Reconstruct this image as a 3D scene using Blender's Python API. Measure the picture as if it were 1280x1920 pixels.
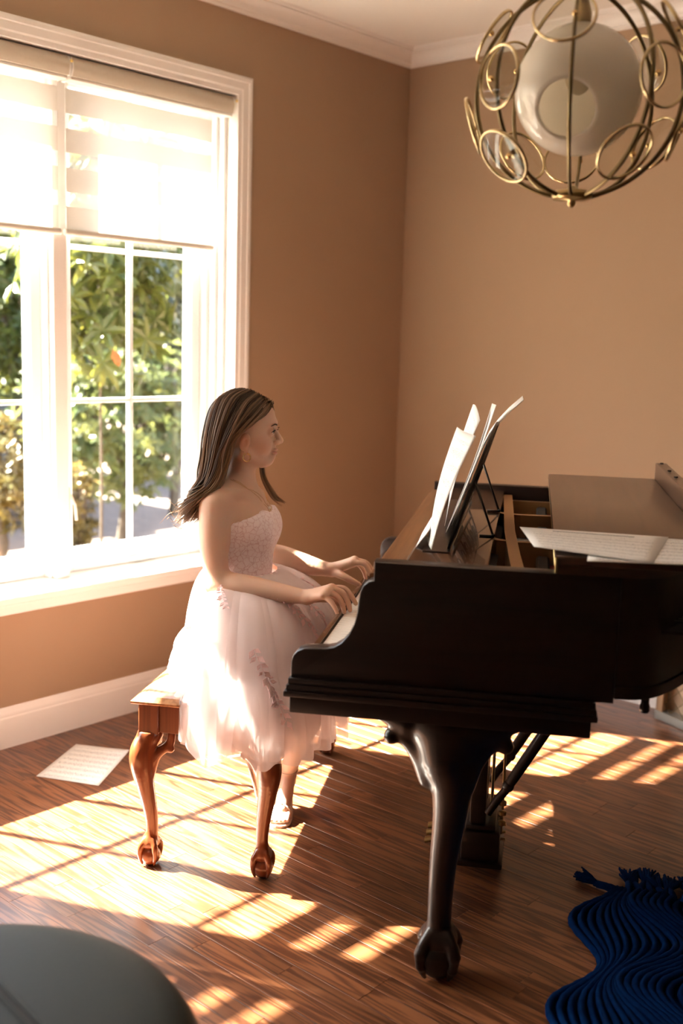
import bpy, bmesh, math, random
import numpy as np
from mathutils import Vector, Matrix, Quaternion
from mathutils import noise as mnoise

random.seed(7); np.random.seed(7)
for o in list(bpy.data.objects): bpy.data.objects.remove(o)
S = bpy.context.scene
COL = S.collection

# ------------------------------------------------------------------ camera
CAM = Vector((3.4661, -4.277, 1.52))
R_ = Vector((0.742, 0.6698, 0.029)); U_ = Vector((-0.1256, 0.0963, 0.9874)); F_ = Vector((-0.6585, 0.7363, -0.1556))
cd = bpy.data.cameras.new('camera'); co = bpy.data.objects.new('camera', cd); COL.objects.link(co)
m = Matrix.Identity(4)
for i in range(3): m[i][0] = R_[i]; m[i][1] = U_[i]; m[i][2] = -F_[i]; m[i][3] = CAM[i]
co.matrix_world = m
cd.sensor_fit = 'VERTICAL'; cd.sensor_height = 36.0; cd.sensor_width = 24.0
cd.lens = 2044.8 / 1920 * 36
cd.clip_start = 0.05; cd.clip_end = 300
cd.dof.use_dof = True; cd.dof.focus_distance = 3.05; cd.dof.aperture_fstop = 2.0
S.camera = co

# ------------------------------------------------------------------ world, sun, exposure
SUN_D = Vector((0.89, 0.41, -1.0)).normalized()           # direction the sunlight travels
w = bpy.data.worlds.new('sky'); S.world = w; w.use_nodes = True
nt = w.node_tree; nt.nodes.clear()
sky = nt.nodes.new('ShaderNodeTexSky'); sky.sky_type = 'NISHITA'; sky.sun_disc = False
sky.sun_elevation = math.asin(-SUN_D.z); sky.sun_rotation = math.atan2(-SUN_D.x, -SUN_D.y)
sky.air_density = 1.0; sky.dust_density = 3.0; sky.ozone_density = 1.0
bg = nt.nodes.new('ShaderNodeBackground'); bg.inputs['Strength'].default_value = 1.0
ow = nt.nodes.new('ShaderNodeOutputWorld')
nt.links.new(sky.outputs[0], bg.inputs[0]); nt.links.new(bg.outputs[0], ow.inputs[0])
sl = bpy.data.lights.new('sun', 'SUN'); sl.energy = 100.0; sl.angle = math.radians(0.6); sl.color = (1.0, 0.93, 0.80)
so = bpy.data.objects.new('sun', sl); COL.objects.link(so)
so.rotation_euler = SUN_D.to_track_quat('-Z', 'Y').to_euler(); so.location = (-6, -4, 8)
S.view_settings.view_transform = 'Standard'; S.view_settings.look = 'None'
S.view_settings.gamma = 1.0; S.view_settings.use_curve_mapping = False
S.view_settings.exposure = 0.55

# ------------------------------------------------------------------ helpers
def tag(o, label=None, cat=None, group=None, kind=None):
    if label: o['label'] = label
    if cat: o['category'] = cat
    if group: o['group'] = group
    if kind: o['kind'] = kind
    return o

def link(o, parent=None):
    COL.objects.link(o)
    if parent is not None: o.parent = parent
    return o

def empty(name, loc=(0, 0, 0), rz=0.0, parent=None):
    o = bpy.data.objects.new(name, None); o.empty_display_size = 0.1
    o.location = loc; o.rotation_euler = (0, 0, rz)
    return link(o, parent)

def obj(name, me, mat=None, parent=None, smooth=False):
    o = bpy.data.objects.new(name, me)
    if mat is not None and len(me.materials) == 0: me.materials.append(mat)
    if smooth and len(me.polygons): me.polygons.foreach_set('use_smooth', [True] * len(me.polygons))
    return link(o, parent)

class MB:
    """collects shapes into one mesh"""
    def __init__(self): self.v = []; self.f = []
    def add(self, vs, fs):
        n = len(self.v); self.v += [tuple(x) for x in vs]; self.f += [tuple(i + n for i in q) for q in fs]; return self
    def box(self, lo, hi):
        x0, y0, z0 = lo; x1, y1, z1 = hi
        return self.add([(x0,y0,z0),(x1,y0,z0),(x1,y1,z0),(x0,y1,z0),(x0,y0,z1),(x1,y0,z1),(x1,y1,z1),(x0,y1,z1)],
            [(3,2,1,0),(4,5,6,7),(0,1,5,4),(1,2,6,5),(2,3,7,6),(3,0,4,7)])
    def bbox(self, lo, hi, b=0.003, seg=1):
        bm = bmesh.new(); mb = MB().box(lo, hi)
        vs = [bm.verts.new(p) for p in mb.v]
        for q in mb.f: bm.faces.new([vs[i] for i in q])
        bmesh.ops.bevel(bm, geom=bm.edges[:], offset=b, segments=seg, affect='EDGES', profile=0.5)
        bm.verts.index_update()
        self.add([v.co[:] for v in bm.verts], [[v.index for v in f.verts] for f in bm.faces]); bm.free(); return self
    def tube(self, pts, r, n=8, cap=True, up=None, flat=1.0):
        pts = [Vector(p) for p in pts]; k = len(pts)
        rr = r if hasattr(r, '__len__') else [r] * k
        T = []
        for i in range(k):
            a = pts[max(i - 1, 0)]; b = pts[min(i + 1, k - 1)]; t = (b - a)
            T.append(t.normalized() if t.length > 1e-9 else Vector((0, 0, 1)))
        u0 = Vector(up) if up else (Vector((0, 0, 1)) if abs(T[0].z) < 0.9 else Vector((1, 0, 0)))
        nrm = (u0 - T[0] * u0.dot(T[0])).normalized()
        vs = []; fs = []
        for i in range(k):
            nrm = (nrm - T[i] * nrm.dot(T[i]))
            nrm = nrm.normalized() if nrm.length > 1e-9 else T[i].orthogonal().normalized()
            bn = T[i].cross(nrm)
            for j in range(n):
                a = 2 * math.pi * j / n
                vs.append(pts[i] + nrm * (math.cos(a) * rr[i] * flat) + bn * (math.sin(a) * rr[i]))
        for i in range(k - 1):
            for j in range(n):
                fs.append((i*n+j, i*n+(j+1) % n, (i+1)*n+(j+1) % n, (i+1)*n+j))
        if cap:
            fs.append(tuple(range(n))[::-1]); fs.append(tuple((k-1)*n+j for j in range(n)))
        return self.add(vs, fs)
    def lathe(self, prof, n=32, c=(0, 0, 0), close=False):
        """prof: (r,z) pairs around z"""
        vs = []; fs = []; k = len(prof)
        for r, z in prof:
            for j in range(n):
                a = 2 * math.pi * j / n
                vs.append((c[0] + r * math.cos(a), c[1] + r * math.sin(a), c[2] + z))
        for i in range(k if close else k - 1):
            for j in range(n):
                i2 = (i + 1) % k
                fs.append((i*n+j, i*n+(j+1) % n, i2*n+(j+1) % n, i2*n+j))
        if not close:
            fs.append(tuple(range(n))[::-1]); fs.append(tuple((k-1)*n+j for j in range(n)))
        return self.add(vs, fs)
    def sphere(self, c, r, nu=24, nv=14, sc=(1, 1, 1)):
        prof = [(r * math.sin(math.pi * i / nv) + 1e-5, -r * math.cos(math.pi * i / nv)) for i in range(nv + 1)]
        mb = MB().lathe(prof, nu)
        return self.add([(c[0] + x*sc[0], c[1] + y*sc[1], c[2] + z*sc[2]) for x, y, z in mb.v], mb.f)
    def prism(self, poly, axis, a, b):
        """extrude a 2D polygon along an axis: 'x': poly=(y,z); 'y': (x,z); 'z': (x,y)"""
        n = len(poly); P = []
        for d in (a, b):
            for p in poly:
                P.append((d, p[0], p[1]) if axis == 'x' else (p[0], d, p[1]) if axis == 'y' else (p[0], p[1], d))
        fs = [tuple(range(n)), tuple(range(n, 2*n))[::-1]]
        for i in range(n): fs.append((i, n+i, n+(i+1) % n, (i+1) % n))
        return self.add(P, fs)
    def grid(self, P):
        """P[i][j] of points"""
        h = len(P); wd = len(P[0]); vs = [p for row in P for p in row]
        return self.add(vs, [(i*wd+j, i*wd+j+1, (i+1)*wd+j+1, (i+1)*wd+j) for i in range(h-1) for j in range(wd-1)])
    def xf(self, fn): self.v = [tuple(fn(Vector(p))) for p in self.v]; return self
    def mesh(self, name, fix=True):
        me = bpy.data.meshes.new(name); me.from_pydata(self.v, [], self.f)
        if fix:
            bm = bmesh.new(); bm.from_mesh(me); bmesh.ops.recalc_face_normals(bm, faces=bm.faces[:]); bm.to_mesh(me); bm.free()
        me.update(); return me
    def build(self, name, mat, parent=None, smooth=False, fix=True):
        o = obj(name, self.mesh(name, fix), mat, parent, smooth)
        return o

def auto(o, ang=35):
    me = o.data
    me.polygons.foreach_set('use_smooth', [True] * len(me.polygons))
    bm = bmesh.new(); bm.from_mesh(me)
    for e in bm.edges:
        if len(e.link_faces) == 2 and e.calc_face_angle(0) > math.radians(ang): e.smooth = False
    bm.to_mesh(me); bm.free(); return o

def cr(P, n):
    """Catmull-Rom through points, n samples per span"""
    P = [np.array(p, float) for p in P]; Q = [2*P[0]-P[1]] + P + [2*P[-1]-P[-2]]; out = []
    for i in range(1, len(Q) - 2):
        for s in range(n):
            t = s / n; a, b, c, d = Q[i-1], Q[i], Q[i+1], Q[i+2]
            out.append(0.5*((2*b)+(c-a)*t+(2*a-5*b+4*c-d)*t*t+(3*b-a-3*c+d)*t**3))
    out.append(P[-1]); return out

# ---- signed-distance modelling with surface nets
class Field:
    def __init__(self, lo, hi, res):
        self.lo = np.array(lo, float); self.res = res
        self.n = np.ceil((np.array(hi) - self.lo) / res).astype(int) + 1
        self.a = np.full(self.n, 0.3, np.float32)
    def sub(self, lo, hi):
        i0 = np.clip(np.floor((np.array(lo) - self.lo) / self.res).astype(int), 0, self.n)
        i1 = np.clip(np.ceil((np.array(hi) - self.lo) / self.res).astype(int) + 1, 0, self.n)
        ax = [self.lo[d] + np.arange(i0[d], i1[d]) * self.res for d in range(3)]
        X, Y, Z = np.meshgrid(*ax, indexing='ij', sparse=True)
        return tuple(slice(i0[d], i1[d]) for d in range(3)), X, Y, Z
    def merge(self, sl, d, k, cut=False):
        a = self.a[sl]
        if a.size == 0: return
        if cut:
            b = -d
            if k > 0:
                h = np.clip(0.5 - 0.5*(b - a)/k, 0, 1); self.a[sl] = b*(1-h) + a*h + k*h*(1-h)
            else: self.a[sl] = np.maximum(a, b)
        else:
            if k > 0:
                h = np.clip(0.5 + 0.5*(d - a)/k, 0, 1); self.a[sl] = d*(1-h) + a*h - k*h*(1-h)
            else: self.a[sl] = np.minimum(a, d)
    def cone(self, A, B, ra, rb, k=0.01, cut=False):
        A = np.array(A, float); B = np.array(B, float); pad = max(ra, rb) + k + 4*self.res + 0.01
        sl, X, Y, Z = self.sub(np.minimum(A, B) - pad, np.maximum(A, B) + pad)
        D = B - A; L = max(D @ D, 1e-12)
        t = np.clip(((X-A[0])*D[0] + (Y-A[1])*D[1] + (Z-A[2])*D[2]) / L, 0, 1)
        d = np.sqrt((X-A[0]-t*D[0])**2 + (Y-A[1]-t*D[1])**2 + (Z-A[2]-t*D[2])**2) - (ra + (rb-ra)*t)
        self.merge(sl, d, k, cut); return self
    def chain(self, pts, rs, k=0.01):
        Q = [np.array([*p, r], float) for p, r in zip(pts, rs)]
        if len(Q) > 2: Q = cr(Q, 5)
        Q = np.array(Q); pad = Q[:, 3].max() + k + 4*self.res + 0.01
        sl, X, Y, Z = self.sub(Q[:, :3].min(0) - pad, Q[:, :3].max(0) + pad)
        X, Y, Z = (np.asarray(q, np.float32) for q in (X, Y, Z)); best = None
        for a_, b_ in zip(Q, Q[1:]):
            D = b_[:3] - a_[:3]; L = max(D @ D, 1e-12)
            t = np.clip(((X-a_[0])*D[0] + (Y-a_[1])*D[1] + (Z-a_[2])*D[2]) / L, 0, 1)
            d = np.sqrt((X-a_[0]-t*D[0])**2 + (Y-a_[1]-t*D[1])**2 + (Z-a_[2]-t*D[2])**2) - (a_[3] + (b_[3]-a_[3])*t)
            best = d if best is None else np.minimum(best, d)
        self.merge(sl, best, k); return self
    def ell(self, c, r, k=0.01, rot=None, cut=False):
        c = np.array(c, float); r = np.array(r, float); pad = r.max() + k + 4*self.res + 0.01
        sl, X, Y, Z = self.sub(c - pad, c + pad)
        x, y, z = X-c[0], Y-c[1], Z-c[2]
        if rot is not None:
            M = np.array(rot); x, y, z = (M[0][0]*x+M[1][0]*y+M[2][0]*z), (M[0][1]*x+M[1][1]*y+M[2][1]*z), (M[0][2]*x+M[1][2]*y+M[2][2]*z)
        k0 = np.sqrt((x/r[0])**2+(y/r[1])**2+(z/r[2])**2); k1 = np.sqrt((x/r[0]**2)**2+(y/r[1]**2)**2+(z/r[2]**2)**2)
        d = k0*(k0-1)/np.maximum(k1, 1e-9)
        d = np.where(k0 < 1e-4, -r.min(), d)
        self.merge(sl, d, k, cut); return self
    def clip(self, fn):
        ax = [self.lo[d] + np.arange(self.n[d]) * self.res for d in range(3)]
        X, Y, Z = np.meshgrid(*ax, indexing='ij', sparse=True)
        self.a = np.maximum(self.a, fn(X, Y, Z).astype(np.float32)); return self
    def mesh(self, name, smooth_it=1, base=(0, 0, 0)):
        a = self.a; s = a < 0
        c = np.zeros(np.array(a.shape)-1, np.int8)
        for i in (0, 1):
            for j in (0, 1):
                for k in (0, 1):
                    c += s[i:a.shape[0]-1+i, j:a.shape[1]-1+j, k:a.shape[2]-1+k]
        act = (c > 0) & (c < 8); I = np.argwhere(act); idx = np.full(act.shape, -1, np.int32); idx[act] = np.arange(len(I))
        acc = np.zeros((len(I), 3)); cnt = np.zeros(len(I))
        corners = [(i, j, k) for i in (0, 1) for j in (0, 1) for k in (0, 1)]
        val = {o: a[I[:, 0]+o[0], I[:, 1]+o[1], I[:, 2]+o[2]] for o in corners}
        for o in corners:
            for ax in range(3):
                if o[ax] == 0:
                    q = list(o); q[ax] = 1; q = tuple(q); va, vb = val[o], val[q]
                    cr_ = (va < 0) != (vb < 0)
                    t = np.where(cr_, va / np.where(cr_, va - vb, 1), 0)
                    p = np.tile(np.array(o, float), (len(I), 1)); p[:, ax] += t
                    acc += p * cr_[:, None]; cnt += cr_
        V = (I + acc / cnt[:, None]) * self.res + self.lo - np.array(base)
        quads = []
        n = a.shape
        for ax in range(3):
            b, c_ = (ax+1) % 3, (ax+2) % 3
            s0 = [slice(None)]*3; s1 = [slice(None)]*3; s0[ax] = slice(0, n[ax]-1); s1[ax] = slice(1, n[ax])
            E_ = np.argwhere(s[tuple(s0)] != s[tuple(s1)])
            E_ = E_[(E_[:, b] > 0) & (E_[:, c_] > 0) & (E_[:, b] < n[b]-1) & (E_[:, c_] < n[c_]-1)]
            inside = s[E_[:, 0], E_[:, 1], E_[:, 2]]
            q = []
            for db, dc in ((-1, -1), (0, -1), (0, 0), (-1, 0)):
                t = E_.copy(); t[:, b] += db; t[:, c_] += dc; q.append(idx[t[:, 0], t[:, 1], t[:, 2]])
            q = np.stack(q, 1); q[~inside] = q[~inside][:, ::-1]; quads.append(q)
        Q = np.concatenate(quads)
        me = bpy.data.meshes.new(name); me.from_pydata(V.tolist(), [], Q.tolist()); me.update()
        if smooth_it:
            bm = bmesh.new(); bm.from_mesh(me)
            for _ in range(smooth_it): bmesh.ops.smooth_vert(bm, verts=bm.verts[:], factor=0.5, use_axis_x=True, use_axis_y=True, use_axis_z=True)
            bm.to_mesh(me); bm.free()
        me.polygons.foreach_set('use_smooth', [True]*len(me.polygons))
        return me

# ------------------------------------------------------------------ materials
def mat(name, col=(0.8, 0.8, 0.8), rough=0.5, metal=0.0, spec=0.5, coat=0.0, coat_r=0.1, sheen=0.0, trans=0.0, sss=0.0, bump=None, var=None):
    """bump=(scale, strength, detail); var=(scale, amount)"""
    M = bpy.data.materials.new(name); M.use_nodes = True
    nt = M.node_tree; b = nt.nodes['Principled BSDF']
    b.inputs['Base Color'].default_value = (*col, 1); b.inputs['Roughness'].default_value = rough
    b.inputs['Metallic'].default_value = metal; b.inputs['Specular IOR Level'].default_value = spec
    b.inputs['Coat Weight'].default_value = coat; b.inputs['Coat Roughness'].default_value = coat_r
    b.inputs['Sheen Weight'].default_value = sheen; b.inputs['Transmission Weight'].default_value = trans
    if sss: b.inputs['Subsurface Weight'].default_value = sss
    tc = nt.nodes.new('ShaderNodeTexCoord')
    if var:
        n = nt.nodes.new('ShaderNodeTexNoise'); n.inputs['Scale'].default_value = var[0]; n.inputs['Detail'].default_value = 4
        nt.links.new(tc.outputs['Object'], n.inputs['Vector'])
        mx = nt.nodes.new('ShaderNodeMix'); mx.data_type = 'RGBA'
        mx.inputs['A'].default_value = (*[c*(1-var[1]) for c in col], 1); mx.inputs['B'].default_value = (*[min(1, c*(1+var[1])) for c in col], 1)
        nt.links.new(n.outputs['Fac'], mx.inputs['Factor']); nt.links.new(mx.outputs['Result'], b.inputs['Base Color'])
    if bump:
        n = nt.nodes.new('ShaderNodeTexNoise'); n.inputs['Scale'].default_value = bump[0]; n.inputs['Detail'].default_value = bump[2] if len(bump) > 2 else 3
        nt.links.new(tc.outputs['Object'], n.inputs['Vector'])
        bp = nt.nodes.new('ShaderNodeBump'); bp.inputs['Strength'].default_value = bump[1]; bp.inputs['Distance'].default_value = 0.002
        nt.links.new(n.outputs['Fac'], bp.inputs['Height']); nt.links.new(bp.outputs['Normal'], b.inputs['Normal'])
    return M

def wood(name, dark, light, rough=0.35, axis=0, scale=1.0, coat=0.3, coat_r=0.15, rnd=0.0, shift=1.0, rings=16, lo=0.25, hi=0.7, bumps=0.15, stretch=0.07, spec=0.5, pores=0.6):
    """grain along an object axis; rnd = per-object tone spread"""
    M = bpy.data.materials.new(name); M.use_nodes = True
    nt = M.node_tree; N = nt.nodes; L = nt.links; b = N['Principled BSDF']
    tc = N.new('ShaderNodeTexCoord'); mp = N.new('ShaderNodeMapping'); L.new(tc.outputs['Object'], mp.inputs['Vector'])
    sc = [scale]*3; sc[axis] = scale*stretch; mp.inputs['Scale'].default_value = sc
    oi = N.new('ShaderNodeObjectInfo')
    cx = N.new('ShaderNodeCombineXYZ')
    for i, f in enumerate((37.0, 91.0, 53.0)):
        mu = N.new('ShaderNodeMath'); mu.operation = 'MULTIPLY'; mu.inputs[1].default_value = f*shift
        L.new(oi.outputs['Random'], mu.inputs[0]); L.new(mu.outputs[0], cx.inputs[i])
    ad = N.new('ShaderNodeVectorMath'); ad.operation = 'ADD'; L.new(mp.outputs[0], ad.inputs[0]); L.new(cx.outputs[0], ad.inputs[1])
    n1 = N.new('ShaderNodeTexNoise'); n1.inputs['Scale'].default_value = 9; n1.inputs['Detail'].default_value = 2; n1.inputs['Distortion'].default_value = 0.3
    L.new(ad.outputs[0], n1.inputs['Vector'])
    # rings from a noise field
    ml = N.new('ShaderNodeMath'); ml.operation = 'MULTIPLY'; ml.inputs[1].default_value = rings; L.new(n1.outputs['Fac'], ml.inputs[0])
    fr = N.new('ShaderNodeMath'); fr.operation = 'PINGPONG'; fr.inputs[1].default_value = 1.0; L.new(ml.outputs[0], fr.inputs[0])
    n2 = N.new('ShaderNodeTexNoise'); n2.inputs['Scale'].default_value = 90; n2.inputs['Detail'].default_value = 3; L.new(ad.outputs[0], n2.inputs['Vector'])
    mm = N.new('ShaderNodeMix'); mm.data_type = 'FLOAT'; mm.inputs['Factor'].default_value = pores
    L.new(fr.outputs[0], mm.inputs['A']); L.new(n2.outputs['Fac'], mm.inputs['B'])
    rp = N.new('ShaderNodeValToRGB'); rp.color_ramp.elements[0].position = lo; rp.color_ramp.elements[1].position = hi
    rp.color_ramp.elements[0].color = (*dark, 1); rp.color_ramp.elements[1].color = (*light, 1)
    L.new(mm.outputs['Result'], rp.inputs[0])
    hs = N.new('ShaderNodeHueSaturation'); L.new(rp.outputs[0], hs.inputs['Color'])
    if rnd:
        mr = N.new('ShaderNodeMapRange'); mr.inputs['To Min'].default_value = 1-rnd; mr.inputs['To Max'].default_value = 1+rnd
        L.new(oi.outputs['Random'], mr.inputs['Value']); L.new(mr.outputs[0], hs.inputs['Value'])
    L.new(hs.outputs[0], b.inputs['Base Color'])
    b.inputs['Roughness'].default_value = rough; b.inputs['Coat Weight'].default_value = coat; b.inputs['Coat Roughness'].default_value = coat_r
    b.inputs['Specular IOR Level'].default_value = spec
    bp = N.new('ShaderNodeBump'); bp.inputs['Strength'].default_value = bumps; bp.inputs['Distance'].default_value = 0.001
    L.new(mm.outputs['Result'], bp.inputs['Height']); L.new(bp.outputs[0], b.inputs['Normal'])
    return M

def thin(name, col, trans_col, w_trans, alpha=1.0, rough=0.8):
    """cloth-like: diffuse + translucent, optionally partly see-through"""
    M = bpy.data.materials.new(name); M.use_nodes = True
    nt = M.node_tree; N = nt.nodes; L = nt.links; N.clear()
    out = N.new('ShaderNodeOutputMaterial'); d = N.new('ShaderNodeBsdfDiffuse'); t = N.new('ShaderNodeBsdfTranslucent')
    d.inputs[0].default_value = (*col, 1); t.inputs[0].default_value = (*trans_col, 1)
    mx = N.new('ShaderNodeMixShader'); mx.inputs[0].default_value = w_trans
    L.new(d.outputs[0], mx.inputs[1]); L.new(t.outputs[0], mx.inputs[2]); last = mx
    if alpha < 1:
        tr = N.new('ShaderNodeBsdfTransparent'); m2 = N.new('ShaderNodeMixShader'); m2.inputs[0].default_value = alpha
        L.new(tr.outputs[0], m2.inputs[1]); L.new(mx.outputs[0], m2.inputs[2]); last = m2
    L.new(last.outputs[0], out.inputs[0]); return M

def pane_glass(name, tint=(1, 1, 1), gl=1.0):
    M = bpy.data.materials.new(name); M.use_nodes = True
    nt = M.node_tree; N = nt.nodes; L = nt.links; N.clear()
    out = N.new('ShaderNodeOutputMaterial'); tr = N.new('ShaderNodeBsdfTransparent'); g = N.new('ShaderNodeBsdfGlossy')
    tr.inputs[0].default_value = (*tint, 1); g.inputs['Roughness'].default_value = 0.02
    fz = N.new('ShaderNodeLayerWeight'); fz.inputs['Blend'].default_value = 0.5
    pw = N.new('ShaderNodeMath'); pw.operation = 'POWER'; pw.inputs[1].default_value = 5.0; L.new(fz.outputs['Facing'], pw.inputs[0])
    ma = N.new('ShaderNodeMath'); ma.operation = 'MULTIPLY_ADD'; ma.inputs[1].default_value = 0.96; ma.inputs[2].default_value = 0.04; L.new(pw.outputs[0], ma.inputs[0])
    mu = N.new('ShaderNodeMath'); mu.operation = 'MULTIPLY'; mu.inputs[1].default_value = gl; L.new(ma.outputs[0], mu.inputs[0])
    mx = N.new('ShaderNodeMixShader'); L.new(mu.outputs[0], mx.inputs[0]); L.new(tr.outputs[0], mx.inputs[1]); L.new(g.outputs[0], mx.inputs[2])
    L.new(mx.outputs[0], out.inputs[0]); return M

M_wall = mat('brown_wall_paint', (0.368, 0.247, 0.158), 0.75, spec=0.25, bump=(350, 0.08), var=(3, 0.03))
M_ceil = mat('ceiling_paint', (0.80, 0.76, 0.70), 0.9, spec=0.2, bump=(300, 0.05))
M_trim = mat('white_trim_paint', (0.82, 0.78, 0.74), 0.35, spec=0.4, bump=(60, 0.02))
M_vinyl = mat('white_sash_vinyl', (0.86, 0.87, 0.87), 0.4)
M_floor = wood('oak_floor', (0.070, 0.022, 0.009), (0.200, 0.076, 0.031), rough=0.33, axis=0, scale=2.2, coat=0.25, coat_r=0.22, rnd=0.30, bumps=0.12, stretch=0.06, lo=0.32, hi=0.62, pores=0.5)
M_sub = mat('floor_gap', (0.05, 0.022, 0.01), 0.7)
M_piano = wood('piano_mahogany', (0.008, 0.0032, 0.002), (0.016, 0.0065, 0.0038), rough=0.42, axis=0, scale=1.2, coat=0.35, coat_r=0.14, bumps=0.03, pores=0.6, shift=0, rings=8, spec=0.35)
M_pianotop = wood('piano_lid_wood', (0.03, 0.011, 0.005), (0.055, 0.022, 0.011), rough=0.36, axis=1, scale=1.0, coat=0.7, coat_r=0.2, bumps=0.02, pores=0.5, shift=0, rings=9)
M_pianobrown = wood('piano_brown_wood', (0.045, 0.016, 0.006), (0.085, 0.032, 0.013), rough=0.25, axis=1, scale=1.2, coat=0.7, coat_r=0.06, bumps=0.02, shift=0)
M_fallboard_sunlit = wood('fallboard_wood_sunlit', (0.15, 0.062, 0.024), (0.27, 0.12, 0.05), rough=0.3, axis=1, scale=1.2, coat=0.6, coat_r=0.12, bumps=0.03, shift=0)  # brown piano wood lightened: sunlight on the fallboard put into its colour
M_bench = wood('bench_mahogany', (0.105, 0.023, 0.008), (0.195, 0.050, 0.016), rough=0.28, axis=2, scale=1.6, coat=0.6, coat_r=0.1, bumps=0.03, pores=0.8, stretch=0.03, rings=6)
M_benchtop = wood('bench_top_wood', (0.22, 0.085, 0.03), (0.42, 0.19, 0.08), rough=0.25, axis=1, scale=1.6, coat=0.6, coat_r=0.1, bumps=0.05)
M_ivory = mat('key_white', (0.86, 0.85, 0.80), 0.18, coat=0.4)
M_ebony = mat('key_black', (0.008, 0.008, 0.009), 0.25, coat=0.5)
M_brass = mat('aged_brass', (0.46, 0.34, 0.16), 0.3, metal=1.0, var=(40, 0.15))
M_bronze = mat('bronze_rod', (0.20, 0.145, 0.07), 0.34, metal=1.0, var=(30, 0.2))
M_gold = mat('gold', (0.83, 0.58, 0.26), 0.18, metal=1.0)
M_steel = mat('dark_steel', (0.06, 0.055, 0.05), 0.35, metal=1.0)
M_string = mat('string_steel', (0.45, 0.42, 0.38), 0.3, metal=1.0)
M_plate = mat('gilt_iron_plate', (0.36, 0.185, 0.075), 0.45, metal=0.35, bump=(200, 0.1))
M_felt = mat('red_felt', (0.25, 0.02, 0.015), 0.9)
M_inner = mat('dark_inside', (0.014, 0.009, 0.006), 0.7)
M_window = pane_glass('window_glass', (0.97, 0.985, 0.975), 0.7)
M_disc = pane_glass('clear_disc_glass', (0.93, 0.93, 0.90), 0.5)
M_leather = mat('dark_green_leather', (0.011, 0.015, 0.0105), 0.55, spec=0.2, bump=(140, 0.25, 6), var=(6, 0.25))
M_piping = mat('brown_leather_piping', (0.15, 0.07, 0.035), 0.45, bump=(200, 0.2))
M_rug = mat('blue_rope', (0.0010, 0.017, 0.078), 0.95, spec=0.04, sheen=0.0, bump=(500, 0.9, 4), var=(60, 0.35))
M_blind = thin('blind_weave', (0.66, 0.61, 0.54), (0.62, 0.58, 0.52), 0.25)
M_sheer = thin('blind_sheer', (0.85, 0.85, 0.83), (0.7, 0.72, 0.70), 0.4, alpha=0.50)
M_rail = mat('blind_rail', (0.62, 0.56, 0.48), 0.5, bump=(400, 0.1))
M_valance = mat('blind_valance_fabric', (0.56, 0.49, 0.39), 0.7, bump=(500, 0.25), var=(90, 0.05))
M_railw = mat('blind_rail_white', (0.84, 0.81, 0.76), 0.4)
M_tie = mat('yellow_bead', (0.62, 0.42, 0.12), 0.4)

# ================================================================== the room
CEIL = 2.888; XR = 8.2; YB = -9.6
WY0, WY1 = -4.33, -1.045           # outer casing y-range of the window unit
WZ0, WZ1 = 0.51, 2.571
OY0, OY1, OZ0, OZ1 = -4.255, -1.115, 0.577, 2.50   # clear opening
# window wall (x=0) around the opening
mb = MB()
mb.box((-0.30, YB, 0), (0, OY0-0.03, CEIL)); mb.box((-0.30, OY1+0.03, 0), (0, 0, CEIL))
mb.box((-0.30, OY0-0.03, 0), (0, OY1+0.03, OZ0 - 0.03)); mb.box((-0.30, OY0-0.03, OZ1+0.03), (0, OY1+0.03, CEIL))
tag(mb.build('wall_left', M_wall), kind='structure')
tag(MB().box((-0.30, 0, 0), (XR, 0.15, CEIL)).build('wall_back', M_wall), kind='structure')
tag(MB().box((XR, YB, 0), (XR + 0.15, 0.15, CEIL)).build('wall_right', M_wall), kind='structure')
tag(MB().box((-0.30, YB - 0.15, 0), (XR + 0.15, YB, CEIL)).build('wall_front', M_wall), kind='structure')
tag(MB().box((-0.30, YB - 0.15, CEIL), (XR + 0.15, 0.15, CEIL + 0.12)).build('ceiling', M_ceil), kind='structure')

# floor: boards one by one where the photograph shows them
floor = tag(MB().box((-0.30, YB - 0.15, -0.12), (XR + 0.15, 0.15, -0.0125)).build('floor', M_sub), kind='structure')
PWID = 0.0655
def board_mesh(L):
    b = 0.0004; x0, x1, y0, y1, z0, z1 = 0.0004, L-0.0004, 0.0004, PWID-0.0004, -0.012, 0.0
    mb = MB(); mb.add([(x0,y0,z0),(x1,y0,z0),(x1,y1,z0),(x0,y1,z0),(x0,y0,z1-b),(x1,y0,z1-b),(x1,y1,z1-b),(x0,y1,z1-b),
        (x0+b,y0+b,z1),(x1-b,y0+b,z1),(x1-b,y1-b,z1),(x0+b,y1-b,z1)],
        [(3,2,1,0),(0,1,5,4),(1,2,6,5),(2,3,7,6),(3,0,4,7),(4,5,9,8),(5,6,10,9),(6,7,11,10),(7,4,8,11),(8,9,10,11)])
    return mb
def project(p):
    d = Vector(p) - CAM; z = d.dot(F_)
    return (640 + 2044.8*d.dot(R_)/z, 960 - 2044.8*d.dot(U_)/z, z)
LENS = [0.42, 0.55, 0.68, 0.8, 0.95, 1.15]
LM = {}
for L in LENS:
    me = board_mesh(L).mesh('board'); me.materials.append(M_floor); LM[L] = me
rest = MB(); cand = []
rows = int(-YB / PWID) + 1
for r in range(rows):
    y = -(r + 1) * PWID; x = -random.uniform(0, 0.9)
    while x < XR:
        L = random.choice(LENS); best = 0
        vis = False
        for fx in (0, .25, .5, .75, 1):
            q = project((x + L*fx, y + PWID/2, 0))
            if q[2] > 0.3 and -20 < q[0] < 1300 and 1150 < q[1] < 1960 and x + L*fx > 0: vis = True; best = max(best, 1.0/q[2])
        cand.append((vis, best, x, y, L)); x += L
cand.sort(key=lambda c: (not c[0], -c[1]))
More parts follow.
